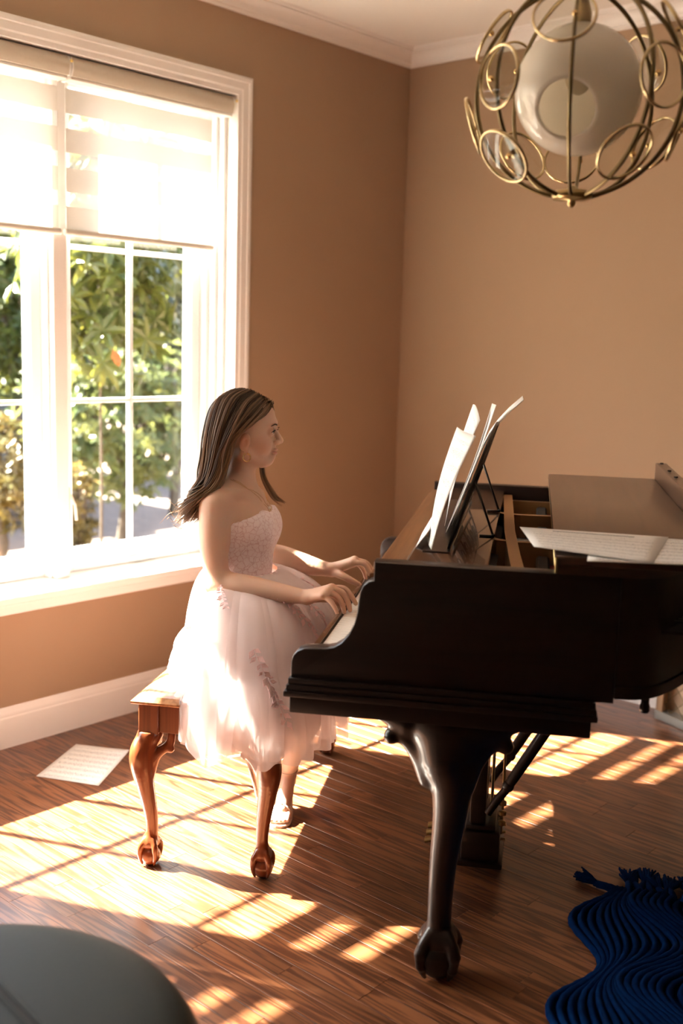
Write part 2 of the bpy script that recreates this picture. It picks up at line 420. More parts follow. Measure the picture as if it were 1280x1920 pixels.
for i, (vis, b_, x, y, L) in enumerate(cand):
    if vis and i < 300:
        o = bpy.data.objects.new('floor_board', LM[L]); o.location = (x, y, 0); link(o, floor)
    else:
        t = board_mesh(L); rest.add([(p[0]+x, p[1]+y, p[2]) for p in t.v], t.f)
tag(rest.build('floor_boards_beyond', M_floor, floor, fix=False), kind='stuff')

# crown moulding and baseboard, swept along walls
def sweep_room(prof, name_fn, zref, mats):
    """prof: list of (d, z) where d is distance from the wall into the room"""
    runs = [('left', (0, 0), (0, YB), (1, 0)), ('back', (0, 0), (XR, 0), (0, -1)), ('right', (XR, 0), (XR, YB), (-1, 0)), ('front', (0, YB), (XR, YB), (0, 1))]
    for side, a, b, nrm in runs:
        ta = Vector((b[0]-a[0], b[1]-a[1])).normalized(); vs = []
        for p, sgn in ((a, 1), (b, -1)):
            for d, z in prof: vs.append((p[0] + nrm[0]*d + ta.x*d*sgn, p[1] + nrm[1]*d + ta.y*d*sgn, zref + z))
        n = len(prof)
        fs = [(i, i+1, n+i+1, n+i) for i in range(n-1)] + [tuple(range(n)), tuple(range(n, 2*n))]
        tag(auto(MB().add(vs, fs).build(name_fn(side), mats), 25), kind='structure')
crown = [(0, -0.074), (0.010, -0.074), (0.010, -0.064), (0.016, -0.060)]
for i in range(9):
    a = i/8; crown.append((0.018 + 0.040*(1-math.cos(a*math.pi/2)), -0.058 + 0.040*math.sin(a*math.pi/2)))
crown += [(0.062, -0.016), (0.062, -0.011), (0.072, -0.009), (0.080, 0.0), (0, 0)]
sweep_room(crown, lambda s: 'trim_crown_' + s, CEIL, M_trim)
base = [(0, 0), (0.016, 0), (0.016, 0.112), (0.013, 0.118), (0.013, 0.124), (0.011, 0.132), (0.006, 0.142), (0.004, 0.150), (0, 0.152)]
sweep_room(base, lambda s: 'baseboard_' + s, 0.0, M_trim)

# ------------------------------------------------------------------ window unit
win = tag(empty('window_1', (0, -2.685, OZ0)), kind='structure')
WO = Vector((0, -2.685, OZ0))
def wpart(mb, name, matl, parent=None, sm=False):
    mb.xf(lambda p: p - WO); return mb.build(name, matl, parent or win)
# casing with moulded profile (mitred picture frame)
cas = [(0, 0), (0, 0.018), (0.008, 0.022), (0.020, 0.022), (0.024, 0.019), (0.050, 0.017), (0.056, 0.013), (0.066, 0.012), (0.074, 0.012), (0.074, 0)]   # (inward distance from outer edge, x)
def casing(p0, p1, inn0, inn1, name):
    vs = []
    for (y, z), (iy, iz) in ((p0, inn0), (p1, inn1)):
        for d, x in cas: vs.append((x, y + iy*d, z + iz*d))
    n = len(cas)
    fs = [(i, i+1, n+i+1, n+i) for i in range(n-1)] + [tuple(range(n)), tuple(range(n, 2*n))]
    auto(wpart(MB().add(vs, fs), name, M_trim), 20)
casing((WY0, WZ1), (WY1, WZ1), (1, -1), (-1, -1), 'head_casing')
casing((WY1, WZ1), (WY1, OZ0), (-1, -1), (-1, 0), 'side_casing')
casing((WY0, WZ1), (WY0, OZ0), (1, -1), (1, 0), 'side_casing')
# stool and apron
wpart(MB().bbox((-0.24, WY0 - 0.0, OZ0 - 0.028), (0.066, WY1 + 0.0, OZ0), 0.005, 2), 'sill', M_trim)
wpart(MB().bbox((0.0, WY0 + 0.004, WZ0), (0.052, WY1 - 0.004, OZ0 - 0.028), 0.006, 2), 'apron', M_trim)
# jamb lining
wpart(MB().box((-0.28, OY1, OZ0), (0.004, OY1 + 0.03, OZ1 + 0.03)), 'jamb', M_trim)
wpart(MB().box((-0.28, OY0 - 0.03, OZ0), (0.004, OY0, OZ1 + 0.03)), 'jamb', M_trim)
wpart(MB().box((-0.28, OY0 - 0.03, OZ1), (0.004, OY1 + 0.03, OZ1 + 0.03)), 'head_jamb', M_trim)
for y0, y1 in ((-1.937, -1.877), (-3.432, -3.372)):
    wpart(MB().bbox((-0.26, y0, OZ0), (-0.089, y1, OZ1), 0.004, 2), 'mullion', M_trim)
    wpart(MB().bbox((-0.16, y0 - 0.012, OZ0), (-0.12, y0, OZ1), 0.003), 'mullion_stop', M_vinyl)
GX = -0.19
def sash(y0, y1, cols, name, stop=True):
    z0, z1 = OZ0, OZ1; s = 0.048; g0, g1, h0, h1 = y0 + s, y1 - s, 0.665, 2.435
    f = wpart(MB().bbox((GX - 0.03, y0, z0), (GX + 0.03, g0, z1), 0.004), name, M_vinyl)
    o = f.location
    for lo, hi in (((GX-0.03, g1, z0), (GX+0.03, y1, z1)), ((GX-0.03, g0, z0), (GX+0.03, g1, h0)), ((GX-0.03, g0, h1), (GX+0.03, g1, z1))):
        wpart(MB().bbox(lo, hi, 0.004), 'sash_rail', M_vinyl, f)
    # glazing stops: stepped inner frame
    for lo, hi in (((GX+0.0, g0, h0), (GX+0.018, g0+0.006, h1)), ((GX, g1-0.006, h0), (GX+0.018, g1, h1)), ((GX, g0+0.006, h0), (GX+0.018, g1-0.006, h0+0.006)), ((GX, g0+0.006, h1-0.006), (GX+0.018, g1-0.006, h1))):
        wpart(MB().box(lo, hi), 'glazing_bead', M_vinyl, f)
    zs = [h0, 1.2535, 1.845, h1]; ys = [g0 + (g1-g0)*i/cols for i in range(cols+1)]
    for i in range(cols):
        for j in range(3):
            wpart(MB().box((GX-0.004, ys[i], zs[j]), (GX, ys[i+1], zs[j+1])), 'pane', M_window, f)
    for y in ys[1:-1]: wpart(MB().bbox((GX-0.014, y-0.0095, h0), (GX+0.010, y+0.0095, h1), 0.003), 'muntin', M_vinyl, f)
    for z in zs[1:3]: wpart(MB().bbox((GX-0.0125, g0, z-0.0095), (GX+0.0085, g1, z+0.0095), 0.003), 'muntin', M_vinyl, f)
    return f
sR = sash(-1.862, -1.166, 2, 'casement_sash')
sC = sash(-3.361, -1.945, 4, 'fixed_sash')
sL = sash(-4.20, -3.49, 2, 'casement_sash')
# outer stop strips next to the casement: stepped jamb seen beside the glass
for y0, y1 in ((-1.166, -1.148), (-1.148, -1.131), (-1.131, -1.115)):
    wpart(MB().bbox((-0.22 + (y0 + 1.166)*1.6, y0, OZ0), (-0.125 + (y0 + 1.166)*1.9, y1, OZ1), 0.003), 'jamb_stop', M_vinyl)
# casement hardware: crank handle on the bottom rail and sash lock on the mullion
wpart(MB().bbox((-0.16, -1.545, 0.592), (-0.135, -1.405, 0.606), 0.004).tube([(-0.14, -1.42, 0.606), (-0.12, -1.42, 0.622), (-0.11, -1.47, 0.626)], 0.006, 8), 'casement_crank', M_railw)
wpart(MB().bbox((-0.115, -1.877, 0.78), (-0.090, -1.868, 0.93), 0.003).tube([(-0.095, -1.868, 0.90), (-0.080, -1.858, 0.86), (-0.076, -1.855, 0.80)], 0.006, 8), 'sash_lock', M_rail)

# ------------------------------------------------------------------ zebra blinds (one per opening)
def zebra(y0, y1, label, zbot=1.875, gap=0.070):
    t = tag(empty('zebra_blind', (0, (y0+y1)/2, zbot)), label, 'blind')
    off = Vector((0, (y0+y1)/2, zbot)); bx = -0.070
    def part(mb, name, m_, par=t): mb.xf(lambda p: p - off); return mb.build(name, m_, par)
    # curved fascia
    pr = [(-0.086, 2.498)]
    for i in range(9):
        a = i/8*math.pi/2; pr.append((-0.02 + 0.018*math.sin(a*2)*0.6 + 0.004*i/8, 2.492 - 0.066*i/8))
    pr += [(-0.03, 2.424), (-0.086, 2.424)]
    v = part(MB().prism(pr, 'y', y0+0.004, y1-0.004), 'fascia', M_valance); auto(v, 30)
    part(MB().bbox((-0.086, y0+0.004, 2.414), (-0.022, y1-0.004, 2.4245), 0.002), 'fascia_rail', M_railw)
    for yy in (y0, y1-0.005): part(MB().prism([(x-0.001*(x < -0.08)+0.003*(x > -0.08), z) for x, z in pr], 'y', yy, yy+0.005), 'end_cap', M_railw)
    part(MB().sphere((0.004, y1-0.004, 2.472), 0.006, 12, 8), 'bead', M_tie)
    # fabric bands
    zc = [2.004 + 0.1385*i for i in range(-1, 4)]; hs = 0.0265; edges = [zbot+0.022]
    z = zbot + 0.022; bands = []
    for c in zc:
        if c + hs < zbot + 0.022: continue
        a, b = max(c - hs, zbot+0.022), min(c + hs, 2.43)
        if a > z: bands.append(('woven_band', z, a, M_blind))
        if b > a: bands.append(('sheer_band', a, b, M_sheer))
        z = b
    if z < 2.43: bands.append(('woven_band', z, 2.43, M_blind))
    yy0, yy1 = y0 + 0.012, y1 - gap
    for nm, a, b, mm in bands:
        part(MB().add([(bx, yy0, a), (bx, yy1, a), (bx, yy1, b), (bx, yy0, b)], [(0, 1, 2, 3)]), nm, mm)
    pr = [(bx + 0.011*math.cos(a), zbot + 0.010 + 0.012*math.sin(a)) for a in [i*math.pi/8 for i in range(16)]]
    auto(part(MB().prism(pr, 'y', yy0-0.004, yy1+0.004), 'bottom_rail', M_rail), 30)
    for yv in (yy0-0.008, yy1+0.003): part(MB().prism([(x*1.0, z) for x, z in pr], 'y', yv, yv+0.005), 'rail_cap', M_railw)
    return t
zebra(-1.903, -1.117, 'cream zebra roller blind half lowered over the right-hand casement window')
zebra(-3.400, -1.909, 'cream zebra roller blind half lowered over the window at the left edge', gap=0.016)
zebra(-4.253, -3.406, 'cream zebra roller blind over the narrow window outside the left edge')

# ================================================================== outside
M_mulch = mat('mulch_ground', (0.17, 0.125, 0.10), 0.95, bump=(30, 0.8, 6), var=(8, 0.45))
M_stucco = mat('outer_wall', (0.62, 0.60, 0.56), 0.9)
M_soffit = mat('white_soffit', (0.75, 0.75, 0.73), 0.7)
M_bark = mat('bark', (0.07, 0.055, 0.04), 0.9, bump=(40, 0.8, 5), var=(20, 0.4))
M_siding = mat('grey_siding', (0.07, 0.085, 0.085), 0.8)
M_roof = mat('roof_shingle', (0.16, 0.16, 0.17), 0.9, bump=(60, 0.6))
def leafmat(name, col, tcol, w=0.45):
    M = bpy.data.materials.new(name); M.use_nodes = True
    nt = M.node_tree; N = nt.nodes; L = nt.links; b = N['Principled BSDF']; out = N['Material Output']
    g = N.new('ShaderNodeTexNoise'); g.inputs['Scale'].default_value = 3.5; g.inputs['Detail'].default_value = 3
    tc = N.new('ShaderNodeTexCoord'); L.new(tc.outputs['Object'], g.inputs['Vector'])
    def ramp(c, hi):
        r = N.new('ShaderNodeValToRGB'); r.color_ramp.elements[0].position = 0.3; r.color_ramp.elements[1].position = 0.72
        r.color_ramp.elements[0].color = (*c, 1); r.color_ramp.elements[1].color = (*hi, 1); L.new(g.outputs['Fac'], r.inputs[0]); return r
    r1 = ramp(col, (col[0]*2.6, col[1]*1.7, col[2]*1.1)); r2 = ramp(tcol, (min(1, tcol[0]*2.2), min(1, tcol[1]*1.3), tcol[2]))
    L.new(r1.outputs[0], b.inputs['Base Color']); b.inputs['Roughness'].default_value = 0.32
    t = N.new('ShaderNodeBsdfTranslucent'); L.new(r2.outputs[0], t.inputs[0])
    mx = N.new('ShaderNodeMixShader'); mx.inputs[0].default_value = w
    L.new(b.outputs[0], mx.inputs[1]); L.new(t.outputs[0], mx.inputs[2]); L.new(mx.outputs[0], out.inputs[0])
    return M
M_leafA = leafmat('broad_leaf', (0.034, 0.064, 0.020), (0.080, 0.115, 0.022), 0.4)
M_leafB = leafmat('soft_leaf', (0.075, 0.125, 0.058), (0.11, 0.16, 0.055), 0.4)
M_leafC = leafmat('yellow_leaf', (0.06, 0.065, 0.022), (0.10, 0.09, 0.028), 0.35)
M_leafO = leafmat('orange_leaf', (0.10, 0.045, 0.014), (0.13, 0.055, 0.015))

tag(MB().box((-60, -40, -0.9), (-0.305, 40, -0.45)).build('garden_ground', M_mulch), kind='structure')
# overhanging eave of the house above the window
tag(MB().box((-0.79, -11, 2.985), (-0.305, 3.0, 3.10)).build('eave', M_soffit), kind='structure')
tag(MB().box((-0.305, -9, 3.012), (XR + 0.15, 3.0, 3.2)).build('roof_slab', M_soffit), kind='structure')

def leaf(mb, c, d, up, L, wd, fold=0.25):
    d = d.normalized(); s = d.cross(up)
    s = s.normalized() if s.length > 1e-6 else d.orthogonal().normalized()
    n = s.cross(d)
    P = [c, c + d*L*0.35 + s*wd*0.5 + n*fold*wd, c + d*L*0.75 + s*wd*0.36 + n*fold*wd*0.5, c + d*L - n*L*0.1,
         c + d*L*0.75 - s*wd*0.36 + n*fold*wd*0.5, c + d*L*0.35 - s*wd*0.5 + n*fold*wd, c + d*L*0.4, c + d*L*0.75]
    mb.add(P, [(0, 6, 1), (1, 6, 7, 2), (2, 7, 3), (3, 7, 4), (4, 7, 6, 5), (5, 6, 0)])
def rv(rg=random):
    while True:
        v = Vector((rg.uniform(-1, 1), rg.uniform(-1, 1), rg.uniform(-1, 1)))
        if 0.05 < v.length < 1: return v.normalized()
def bush(name, label, c, rad, n, L, wd, lm, cat='shrub', trunk=0.05, whorl=6, seed=1, hollow=0.55, zg=-0.45, orange=False, group=None):
    rg = random.Random(seed); c = Vector(c); rad = Vector(rad)
    t = tag(empty(name, (c.x, c.y, zg)), label, cat, group)
    o0 = Vector((c.x, c.y, zg)); mb = MB(); st = MB(); tips = []
    top = Vector((c.x, c.y, c.z - rad.z*0.3))
    st.tube([tuple(o0 - o0), tuple((o0*0.5 + top*0.5) + Vector((trunk, trunk*0.5, 0)) - o0), tuple(top - o0)], [trunk, trunk*0.8, trunk*0.5], 8)
    for i in range(n):
        v = rv(rg); r = rg.uniform(hollow, 1.0)
        r *= 0.82 + 0.3*mnoise.noise(v*2.3 + Vector((seed*7.1, 0, 0)))
        p = c + Vector((v.x*rad.x*r, v.y*rad.y*r, v.z*rad.z*r))
        if p.z < zg + 0.04: continue
        ax = (v*0.7 + Vector((0, 0, 0.6)) + rv(rg)*0.5).normalized(); tips.append(p)
        q = ax.orthogonal().normalized(); q2 = ax.cross(q)
        for k in range(whorl):
            a = 2*math.pi*k/whorl + rg.uniform(-.3, .3)
            d = (q*math.cos(a) + q2*math.sin(a)) + ax*rg.uniform(-0.25, 0.5)
            leaf(mb, p - o0, d, ax, L*rg.uniform(.7, 1.2), wd*rg.uniform(.8, 1.15))
    for p in tips[::max(1, len(tips)//40)]:
        st.tube([tuple(top - o0), tuple((top*0.4 + p*0.6) - Vector((0, 0, 0.05)) - o0), tuple(p - o0)], [trunk*0.4, trunk*0.22, trunk*0.08], 5)
    tag(mb.build('foliage', lm, t, fix=False), kind='stuff')
    st.build('stem', M_bark, t, fix=False)
    if orange:
        m2 = MB(); leaf(m2, orange - o0, Vector((0.2, 0.3, -1)), Vector((1, -.6, 0)), 0.10, 0.05); m2.build('autumn_leaf', M_leafO, t, fix=False)
    return t
def at(px, py, x):      # a world point on the plane x = const, in line with a pixel of the photograph
    d = F_ + R_*((px-640)/2044.8) - U_*((py-960)/2044.8)
    return CAM + d*((x - CAM.x)/d.x)
import sys
# broad-leaved shrub close to the glass
pA = at(185, 560, -2.0); pA2 = at(300, 560, -2.6)
bush('rhododendron', 'broad-leaved glossy shrub filling the upper panes of the right window', (pA.x, pA.y, 2.05), (0.60, 0.62, 0.95), 230, 0.15, 0.05, M_leafA, seed=3, whorl=7, trunk=0.011, orange=at(212, 655, -1.5))
bush('rhododendron', 'taller broad-leaved shrub behind the right pane of the right window', (pA2.x-0.7, pA2.y+0.25, 2.2), (0.7, 0.75, 1.05), 260, 0.14, 0.05, M_leafA, seed=5, whorl=7, trunk=0.011)
pB = at(190, 830, -4.5)
bush('garden_shrub', 'soft light green shrub low behind the right window', (pB.x, pB.y+0.2, 0.8), (0.7, 1.15, 0.95), 620, 0.10, 0.045, M_leafB, seed=8)
pC = at(135, 900, -3.6)
bush('flowering_shrub', 'small yellowish shrub beside the white mullion', (pC.x, pC.y+0.05, 0.15), (0.26, 0.18, 0.5), 120, 0.07, 0.035, M_leafC, seed=9)
pD = at(15, 900, -4.0)
bush('golden_shrub', 'golden yellow-green shrub seen through the left edge window', (pD.x, pD.y-0.1, 0.45), (0.6, 0.36, 0.6), 260, 0.09, 0.045, M_leafC, seed=11)
pE = at(5, 560, -3.0)
bush('leafy_shrub', 'dense leafy shrub at the top of the left edge window', (-6.2, 1.62, 1.85), (0.6, 0.6, 1.35), 420, 0.15, 0.05, M_leafA, seed=12)
# a row of trees further back, so that the gaps read dark green
for k, (x, y, h, r) in enumerate(((-9.6, 6.6, 2.0, 1.35), (-9.6, 4.1, 2.0, 1.15))):
    bush('background_tree', ['dark green tree far behind the right window', 'dark green tree far behind the white mullion'][k],
         (x, y, h), (1.3, r, h*1.28), 1900, 0.34, 0.19, M_leafA, cat='tree', trunk=0.12, whorl=4, seed=20+k, hollow=0.4)
# slim trunk and bare branch behind the lower right pane
tr = tag(empty('bare_tree', tuple(at(325, 905, -5.9))), 'slim bare tree trunk with one low branch behind the right pane', 'tree')
b0 = Vector(at(325, 905, -5.9)); tr.location = (b0.x, b0.y, -0.45); b0 = Vector((b0.x, b0.y, -0.45))
MB().tube([(0, 0, 0), (0.02, 0.05, 0.8), (-0.02, -0.05, 1.6), (-0.08, -0.15, 2.6)], [0.06, 0.05, 0.045, 0.03], 10).build('trunk', M_bark, tr, True)
MB().tube([tuple(Vector(at(325, 850, -5.9)) - b0), tuple(Vector(at(285, 830, -5.8)) - b0), tuple(Vector(at(262, 810, -5.7)) - b0)], [0.018, 0.014, 0.008], 8).build('branch', M_bark, tr, True)
# neighbouring house with lap siding
h0 = at(20, 760, -8.0)
nb = tag(empty('neighbour_house', (-7.6, 0.2, -0.45)), 'grey-green sided house beyond the left edge window', 'house')
MB().box((-1.5, -3.2, 0), (0, 2.5, 2.35)).build('house_wall', M_siding, nb)
for i in range(13):
    MB().prism([(0.0, 0.02+i*0.18), (0.022, 0.02+i*0.18), (0.006, 0.2+i*0.18), (0.0, 0.2+i*0.18)], 'y', -3.2, 2.5).build('siding_board', M_siding, nb)
MB().prism([(0.3, 2.3), (0.3, 2.38), (-2.2, 4.0), (-2.2, 3.9)], 'y', -3.4, 2.7).build('house_roof', M_roof, nb)

# ================================================================== piano
TH = math.radians(32); CU, SU = math.cos(TH), math.sin(TH)
def uv(u, v, z=0): return Vector((u*CU - v*SU, u*SU + v*CU, z))     # piano/bench frame -> room
PB = Vector((0.80, -2.34, 0))
piano = tag(empty('grand_piano', uv(*PB), TH), 'dark mahogany grand piano with cabriole legs and a flat lid folded back', 'piano')
def pp(mb, name, m_, par=None, sm=False, au=None):
    mb.xf(lambda p: p - PB); o = mb.build(name, m_, par or piano, sm)
    if au: auto(o, au)
    return o
VN, VF = -3.10, -1.585       # near (treble) and far (bass) faces
ZT = 1.034; ZB = 0.768
# rim outline in plan: straight treble side, bentside, tail, spine
bent = cr([(0.88, VN), (0.935, VN+0.012), (0.985, VN+0.06), (1.05, VN+0.175), (1.13, VN+0.36), (1.26, VN+0.60), (1.44, VN+0.80), (1.62, VN+0.93), (1.74, VN+1.04), (1.80, VN+1.18), (1.80, VN+1.34), (1.75, VF-0.02), (1.70, VF)], 6)
outer = [tuple(p) for p in bent] + [(1.2, VF), (0.88, VF)]
def offset(poly, d):
    out = []; n = len(poly)
    for i in range(n):
        a = Vector(poly[max(i-1, 0)]); b = Vector(poly[min(i+1, n-1)]); t = (b-a).normalized(); nr = Vector((-t.y, t.x))
        out.append((poly[i][0] + nr.x*d, poly[i][1] + nr.y*d))
    return out
inner = offset(outer, 0.045)
def wall_ring(o_, i_, z0, z1):
    n = len(o_); vs = [(p[0], p[1], z) for z in (z0, z1) for p in o_] + [(p[0], p[1], z) for z in (z0, z1) for p in i_]
    fs = []
    for k in range(n-1):
        fs += [(k, k+1, n+k+1, n+k), (2*n+k+1, 2*n+k, 3*n+k, 3*n+k+1), (n+k, n+k+1, 3*n+k+1, 3*n+k), (k+1, k, 2*n+k, 2*n+k+1)]
    fs += [(0, n, 3*n, 2*n), (n-1, 2*n-1+n*2, 0, 0)][:1] + [(n-1, 3*n-1, 4*n-1, 2*n-1)]
    return MB().add(vs, fs)
pp(wall_ring(outer, inner, ZB, ZT), 'rim', M_piano, au=30)
pp(wall_ring(offset(outer, -0.006), offset(outer, 0.02), ZB-0.004, ZB+0.022), 'rim_moulding', M_piano, au=30)
# bottom board so one does not see through the case
pp(MB().add([(p[0], p[1], ZB+0.03) for p in inner] + [(p[0], p[1], ZB+0.045) for p in inner],
   [tuple(range(len(inner))), tuple(range(len(inner), 2*len(inner)))[::-1]] + [(i, i+len(inner), (i+1) % len(inner)+len(inner), (i+1) % len(inner)) for i in range(len(inner))]), 'soundboard', M_inner)
# cheeks (key arms) from the profile in the photograph
cheek = [(0.341, 1.034), (0.341, 0.991), (0.330, 0.988), (0.318, 0.978), (0.311, 0.962), (0.308, 0.94), (0.306, 0.915), (0.300, 0.888), (0.288, 0.862), (0.272, 0.842), (0.255, 0.830), (0.236, 0.825),
         (0.212, 0.824), (0.186, 0.822), (0.170, 0.815), (0.160, 0.803), (0.156, 0.788), (0.156, 0.75), (0.88, 0.75), (0.88, 1.034)]
def rounded_prism(poly, a, b, r=0.006):
    bm = bmesh.new(); mb = MB().prism(poly, 'y', a, b); vs = [bm.verts.new(p) for p in mb.v]
    for q in mb.f: bm.faces.new([vs[i] for i in q])
    bmesh.ops.recalc_face_normals(bm, faces=bm.faces[:])
    ed = [e for e in bm.edges if abs(e.verts[0].co.y - e.verts[1].co.y) < 1e-6]
    bmesh.ops.bevel(bm, geom=ed, offset=r, segments=2, affect='EDGES', profile=0.5)
    bm.verts.index_update(); out = MB().add([v.co[:] for v in bm.verts], [[v.index for v in f.verts] for f in bm.faces]); bm.free(); return out
for a, b in ((VN, VN+0.05), (VF-0.05, VF)):
    pp(rounded_prism(cheek, a, b), 'key_arm', M_piano, au=40)
# key bed with its moulded edge, running round the three visible sides
kb = [(0.156, 0.751), (0.152, 0.745), (0.152, 0.739), (0.147, 0.729), (0.143, 0.722), (0.143, 0.714), (0.153, 0.707), (0.153, 0.667)]
k2 = [(0.156-u, z) for u, z in kb]                 # outward offset
def keybed_side(name):
    # nested boxes give the stepped moulding on near side, front and far side
    for k, (e, z0, z1) in enumerate(((0.000, 0.668, 0.709), (0.013, 0.709, 0.723), (0.008, 0.723, 0.737), (0.004, 0.737, 0.752))):
        u1 = (0.835, 0.848, 0.845, 0.842)[k]
        pp(MB().bbox((0.156-e, VN-0.004-e, z0), (u1, VF+0.004+e, z1), 0.003, 2), name if k == 0 else 'key_bed_moulding', M_piano, au=30)
keybed_side('key_bed')
pp(MB().bbox((0.40, VN+0.052, 0.752), (0.86, VF-0.052, ZB+0.01), 0.003), 'key_bed_block', M_piano)
pp(MB().bbox((0.158, VN+0.05, 0.750), (0.172, VF-0.05, 0.762), 0.002), 'key_slip', M_pianobrown)
for a, b in ((VN+0.05, VN+0.136), (VF-0.136, VF-0.05)):
    pp(MB().bbox((0.173, a, 0.74), (0.325, b, 0.775), 0.004, 2), 'key_block', M_piano)
# keyboard
kbd = empty('keyboard', (0, 0, 0), parent=piano); tag(kbd)
y0 = VN + 0.139; wk = (VF - 0.139 - y0)/52
def key_mesh(lo, hi, b):
    mb = MB().bbox(lo, hi, b); return mb
wm = MB().bbox((0, 0.0004, -0.02), (0.15, wk-0.0004, 0), 0.0014).mesh('white_key'); wm.materials.append(M_ivory)
bk = MB().add([(0, 0.0005, -0.01), (0.098, 0.0005, -0.01), (0.098, 0.0105, -0.01), (0, 0.0105, -0.01), (0.010, 0.0015, 0.0105), (0.098, 0.0015, 0.0115), (0.098, 0.0095, 0.0115), (0.010, 0.0095, 0.0105)],
              [(3,2,1,0),(4,5,6,7),(0,1,5,4),(1,2,6,5),(2,3,7,6),(3,0,4,7)]).mesh('black_key'); bk.materials.append(M_ebony)
for i in range(52):
    o = bpy.data.objects.new('white_key', wm); link(o, kbd); o.location = (0.176-PB.x, y0 + i*wk - PB.y, 0.7545)
    # from treble (near) to bass (far): index from the bass end
    j = 51 - i; nx = j % 7
    if nx in (0, 2, 3, 5, 6) and j < 51:        # A C D F G carry a sharp above them
        o = bpy.data.objects.new('black_key', bk); link(o, kbd); o.location = (0.228-PB.x, y0 + i*wk - 0.0055 - PB.y, 0.7545)
pp(MB().bbox((0.322, VN+0.05, 0.752), (0.330, VF-0.05, 0.765), 0.001), 'felt_strip', M_felt)
# fallboard (open, standing) and the sloping top board above it
fb = [(0.330, 0.76), (0.338, 0.78), (0.350, 0.86), (0.352, 0.93), (0.335, 0.965), (0.326, 0.975), (0.322, 0.985), (0.326, 0.996), (0.345, 0.999), (0.372, 0.99), (0.372, 0.76)]
pp(MB().prism(fb, 'y', VN+0.052, VF-0.052), 'fallboard', M_fallboard_sunlit, au=40)
pp(MB().bbox((0.335, VN+0.05, 0.994), (0.395, VF-0.05, 1.008), 0.004, 2), 'fallboard_rail', M_fallboard_sunlit, au=30)
pp(MB().bbox((0.395, VN+0.052, 1.000), (0.4, VF-0.052, 1.009), 0.001), 'hinge_strip', M_string)
# music shelf
pp(MB().bbox((0.402, VN+0.048, 1.000), (0.588, VF-0.048, 1.017), 0.003, 2), 'music_shelf', M_pianobrown, au=30)
# iron plate: pin block web with struts, and strings below
pp(MB().box((0.40, VN+0.046, 0.955), (0.60, VF-0.046, 0.962)), 'pin_block', M_inner)
pp(MB().box((0.59, VN+0.046, 0.905), (1.35, -2.0, 0.912)), 'string_bed', M_inner)
pl = MB()
def strut(pts, wd, z0, z1):
    pts = [Vector(p) for p in pts]; vs = []
    for i, p in enumerate(pts):
        a = pts[max(i-1, 0)]; b = pts[min(i+1, len(pts)-1)]; t = (b-a).normalized(); n = Vector((-t.y, t.x))
        for s in (-1, 1): vs += [(p.x + n.x*wd*s/2, p.y + n.y*wd*s/2, z0), (p.x + n.x*wd*s/2, p.y + n.y*wd*s/2, z1)]
    fs = []
    for i in range(len(pts)-1):
        k = i*4; fs += [(k+1, k+5, k+7, k+3), (k, k+4, k+5, k+1), (k+2, k+3, k+7, k+6), (k, k+2, k+6, k+4)]
    fs += [(0, 1, 3, 2), (len(vs)-4, len(vs)-2, len(vs)-1, len(vs)-3)]
    return MB().add(vs, fs)
pp(strut([(0.600, VF-0.06), (0.612, -2.0), (0.625, -2.4), (0.645, -2.75), (0.665, VN+0.05)], 0.030, 0.94, 1.004), 'plate_strut', M_plate)
for v in (-2.07, -2.55):
    pp(strut([(0.56, v+0.06), (0.60, v+0.012), (0.65, v), (1.3, v+0.06)], 0.022, 0.93, 1.001), 'plate_strut', M_plate)
pp(strut([(0.58, VF-0.058), (1.5, VF-0.058)], 0.03, 0.93, 0.985), 'plate_edge', M_plate)
pp(strut([(0.59, VN+0.06), (0.90, VN+0.06)], 0.025, 0.93, 0.995), 'plate_edge', M_plate)
sg = MB()
for i in range(70):
    v = VN + 0.08 + i*0.0195
    sg.tube([(0.58, v, 0.925), (1.15, v + 0.02, 0.925)], 0.0009, 4, cap=False)
tag(pp(sg, 'strings', M_string), kind='stuff')
for v0, v1 in ((VN+0.09, -2.58), (-2.52, -2.10), (-2.04, -1.68)):
    pp(MB().bbox((0.70, v0, 0.93), (0.735, v1, 0.972), 0.006), 'damper_row', M_inner)
    pp(MB().box((0.735, v0, 0.93), (0.75, v1, 0.948)), 'damper_felt', M_felt)
# lid: main leaf closed, front flap folded back on it with its lip standing up
lid_out = [p for p in offset(outer, -0.016) if p[0] > 0.735]
def plate(poly, z0, z1):
    n = len(poly); return MB().add([(p[0], p[1], z) for z in (z0, z1) for p in poly], [tuple(range(n))[::-1], tuple(range(n, 2*n))] + [(i, (i+1) % n, n+(i+1) % n, n+i) for i in range(n)])
lp = [(0.742, VN-0.016)] + lid_out + [(0.742, VF+0.016)]
pp(plate(lp, ZT+0.002, ZT+0.022), 'lid', M_pianotop, au=30)
flap = pp(MB().bbox((0.736, VN-0.016, ZT+0.0225), (1.098, VF+0.016, ZT+0.042), 0.003, 2), 'lid_flap', M_pianotop, au=30)
lip = pp(MB().bbox((1.098, VN-0.016, ZT+0.0225), (1.136, VF+0.016, ZT+0.098), 0.003, 2), 'lid_lip', M_pianotop, au=30)
for v in (VF-0.02, -1.83, -2.0): pp(MB().lathe([(0.006, 0), (0.007, 0.003), (0.004, 0.005)], 12, (1.115, v, ZT+0.098)), 'bumper', M_ebony)
pp(MB().tube([(0.739, VN-0.01, ZT+0.022), (0.739, VF+0.01, ZT+0.022)], 0.004, 8), 'lid_hinge', M_brass, sm=True)
pp(MB().bbox((0.736, VN-0.0175, ZT+0.004), (0.742, VN-0.0125, ZT+0.038), 0.001), 'hinge_end', M_brass)
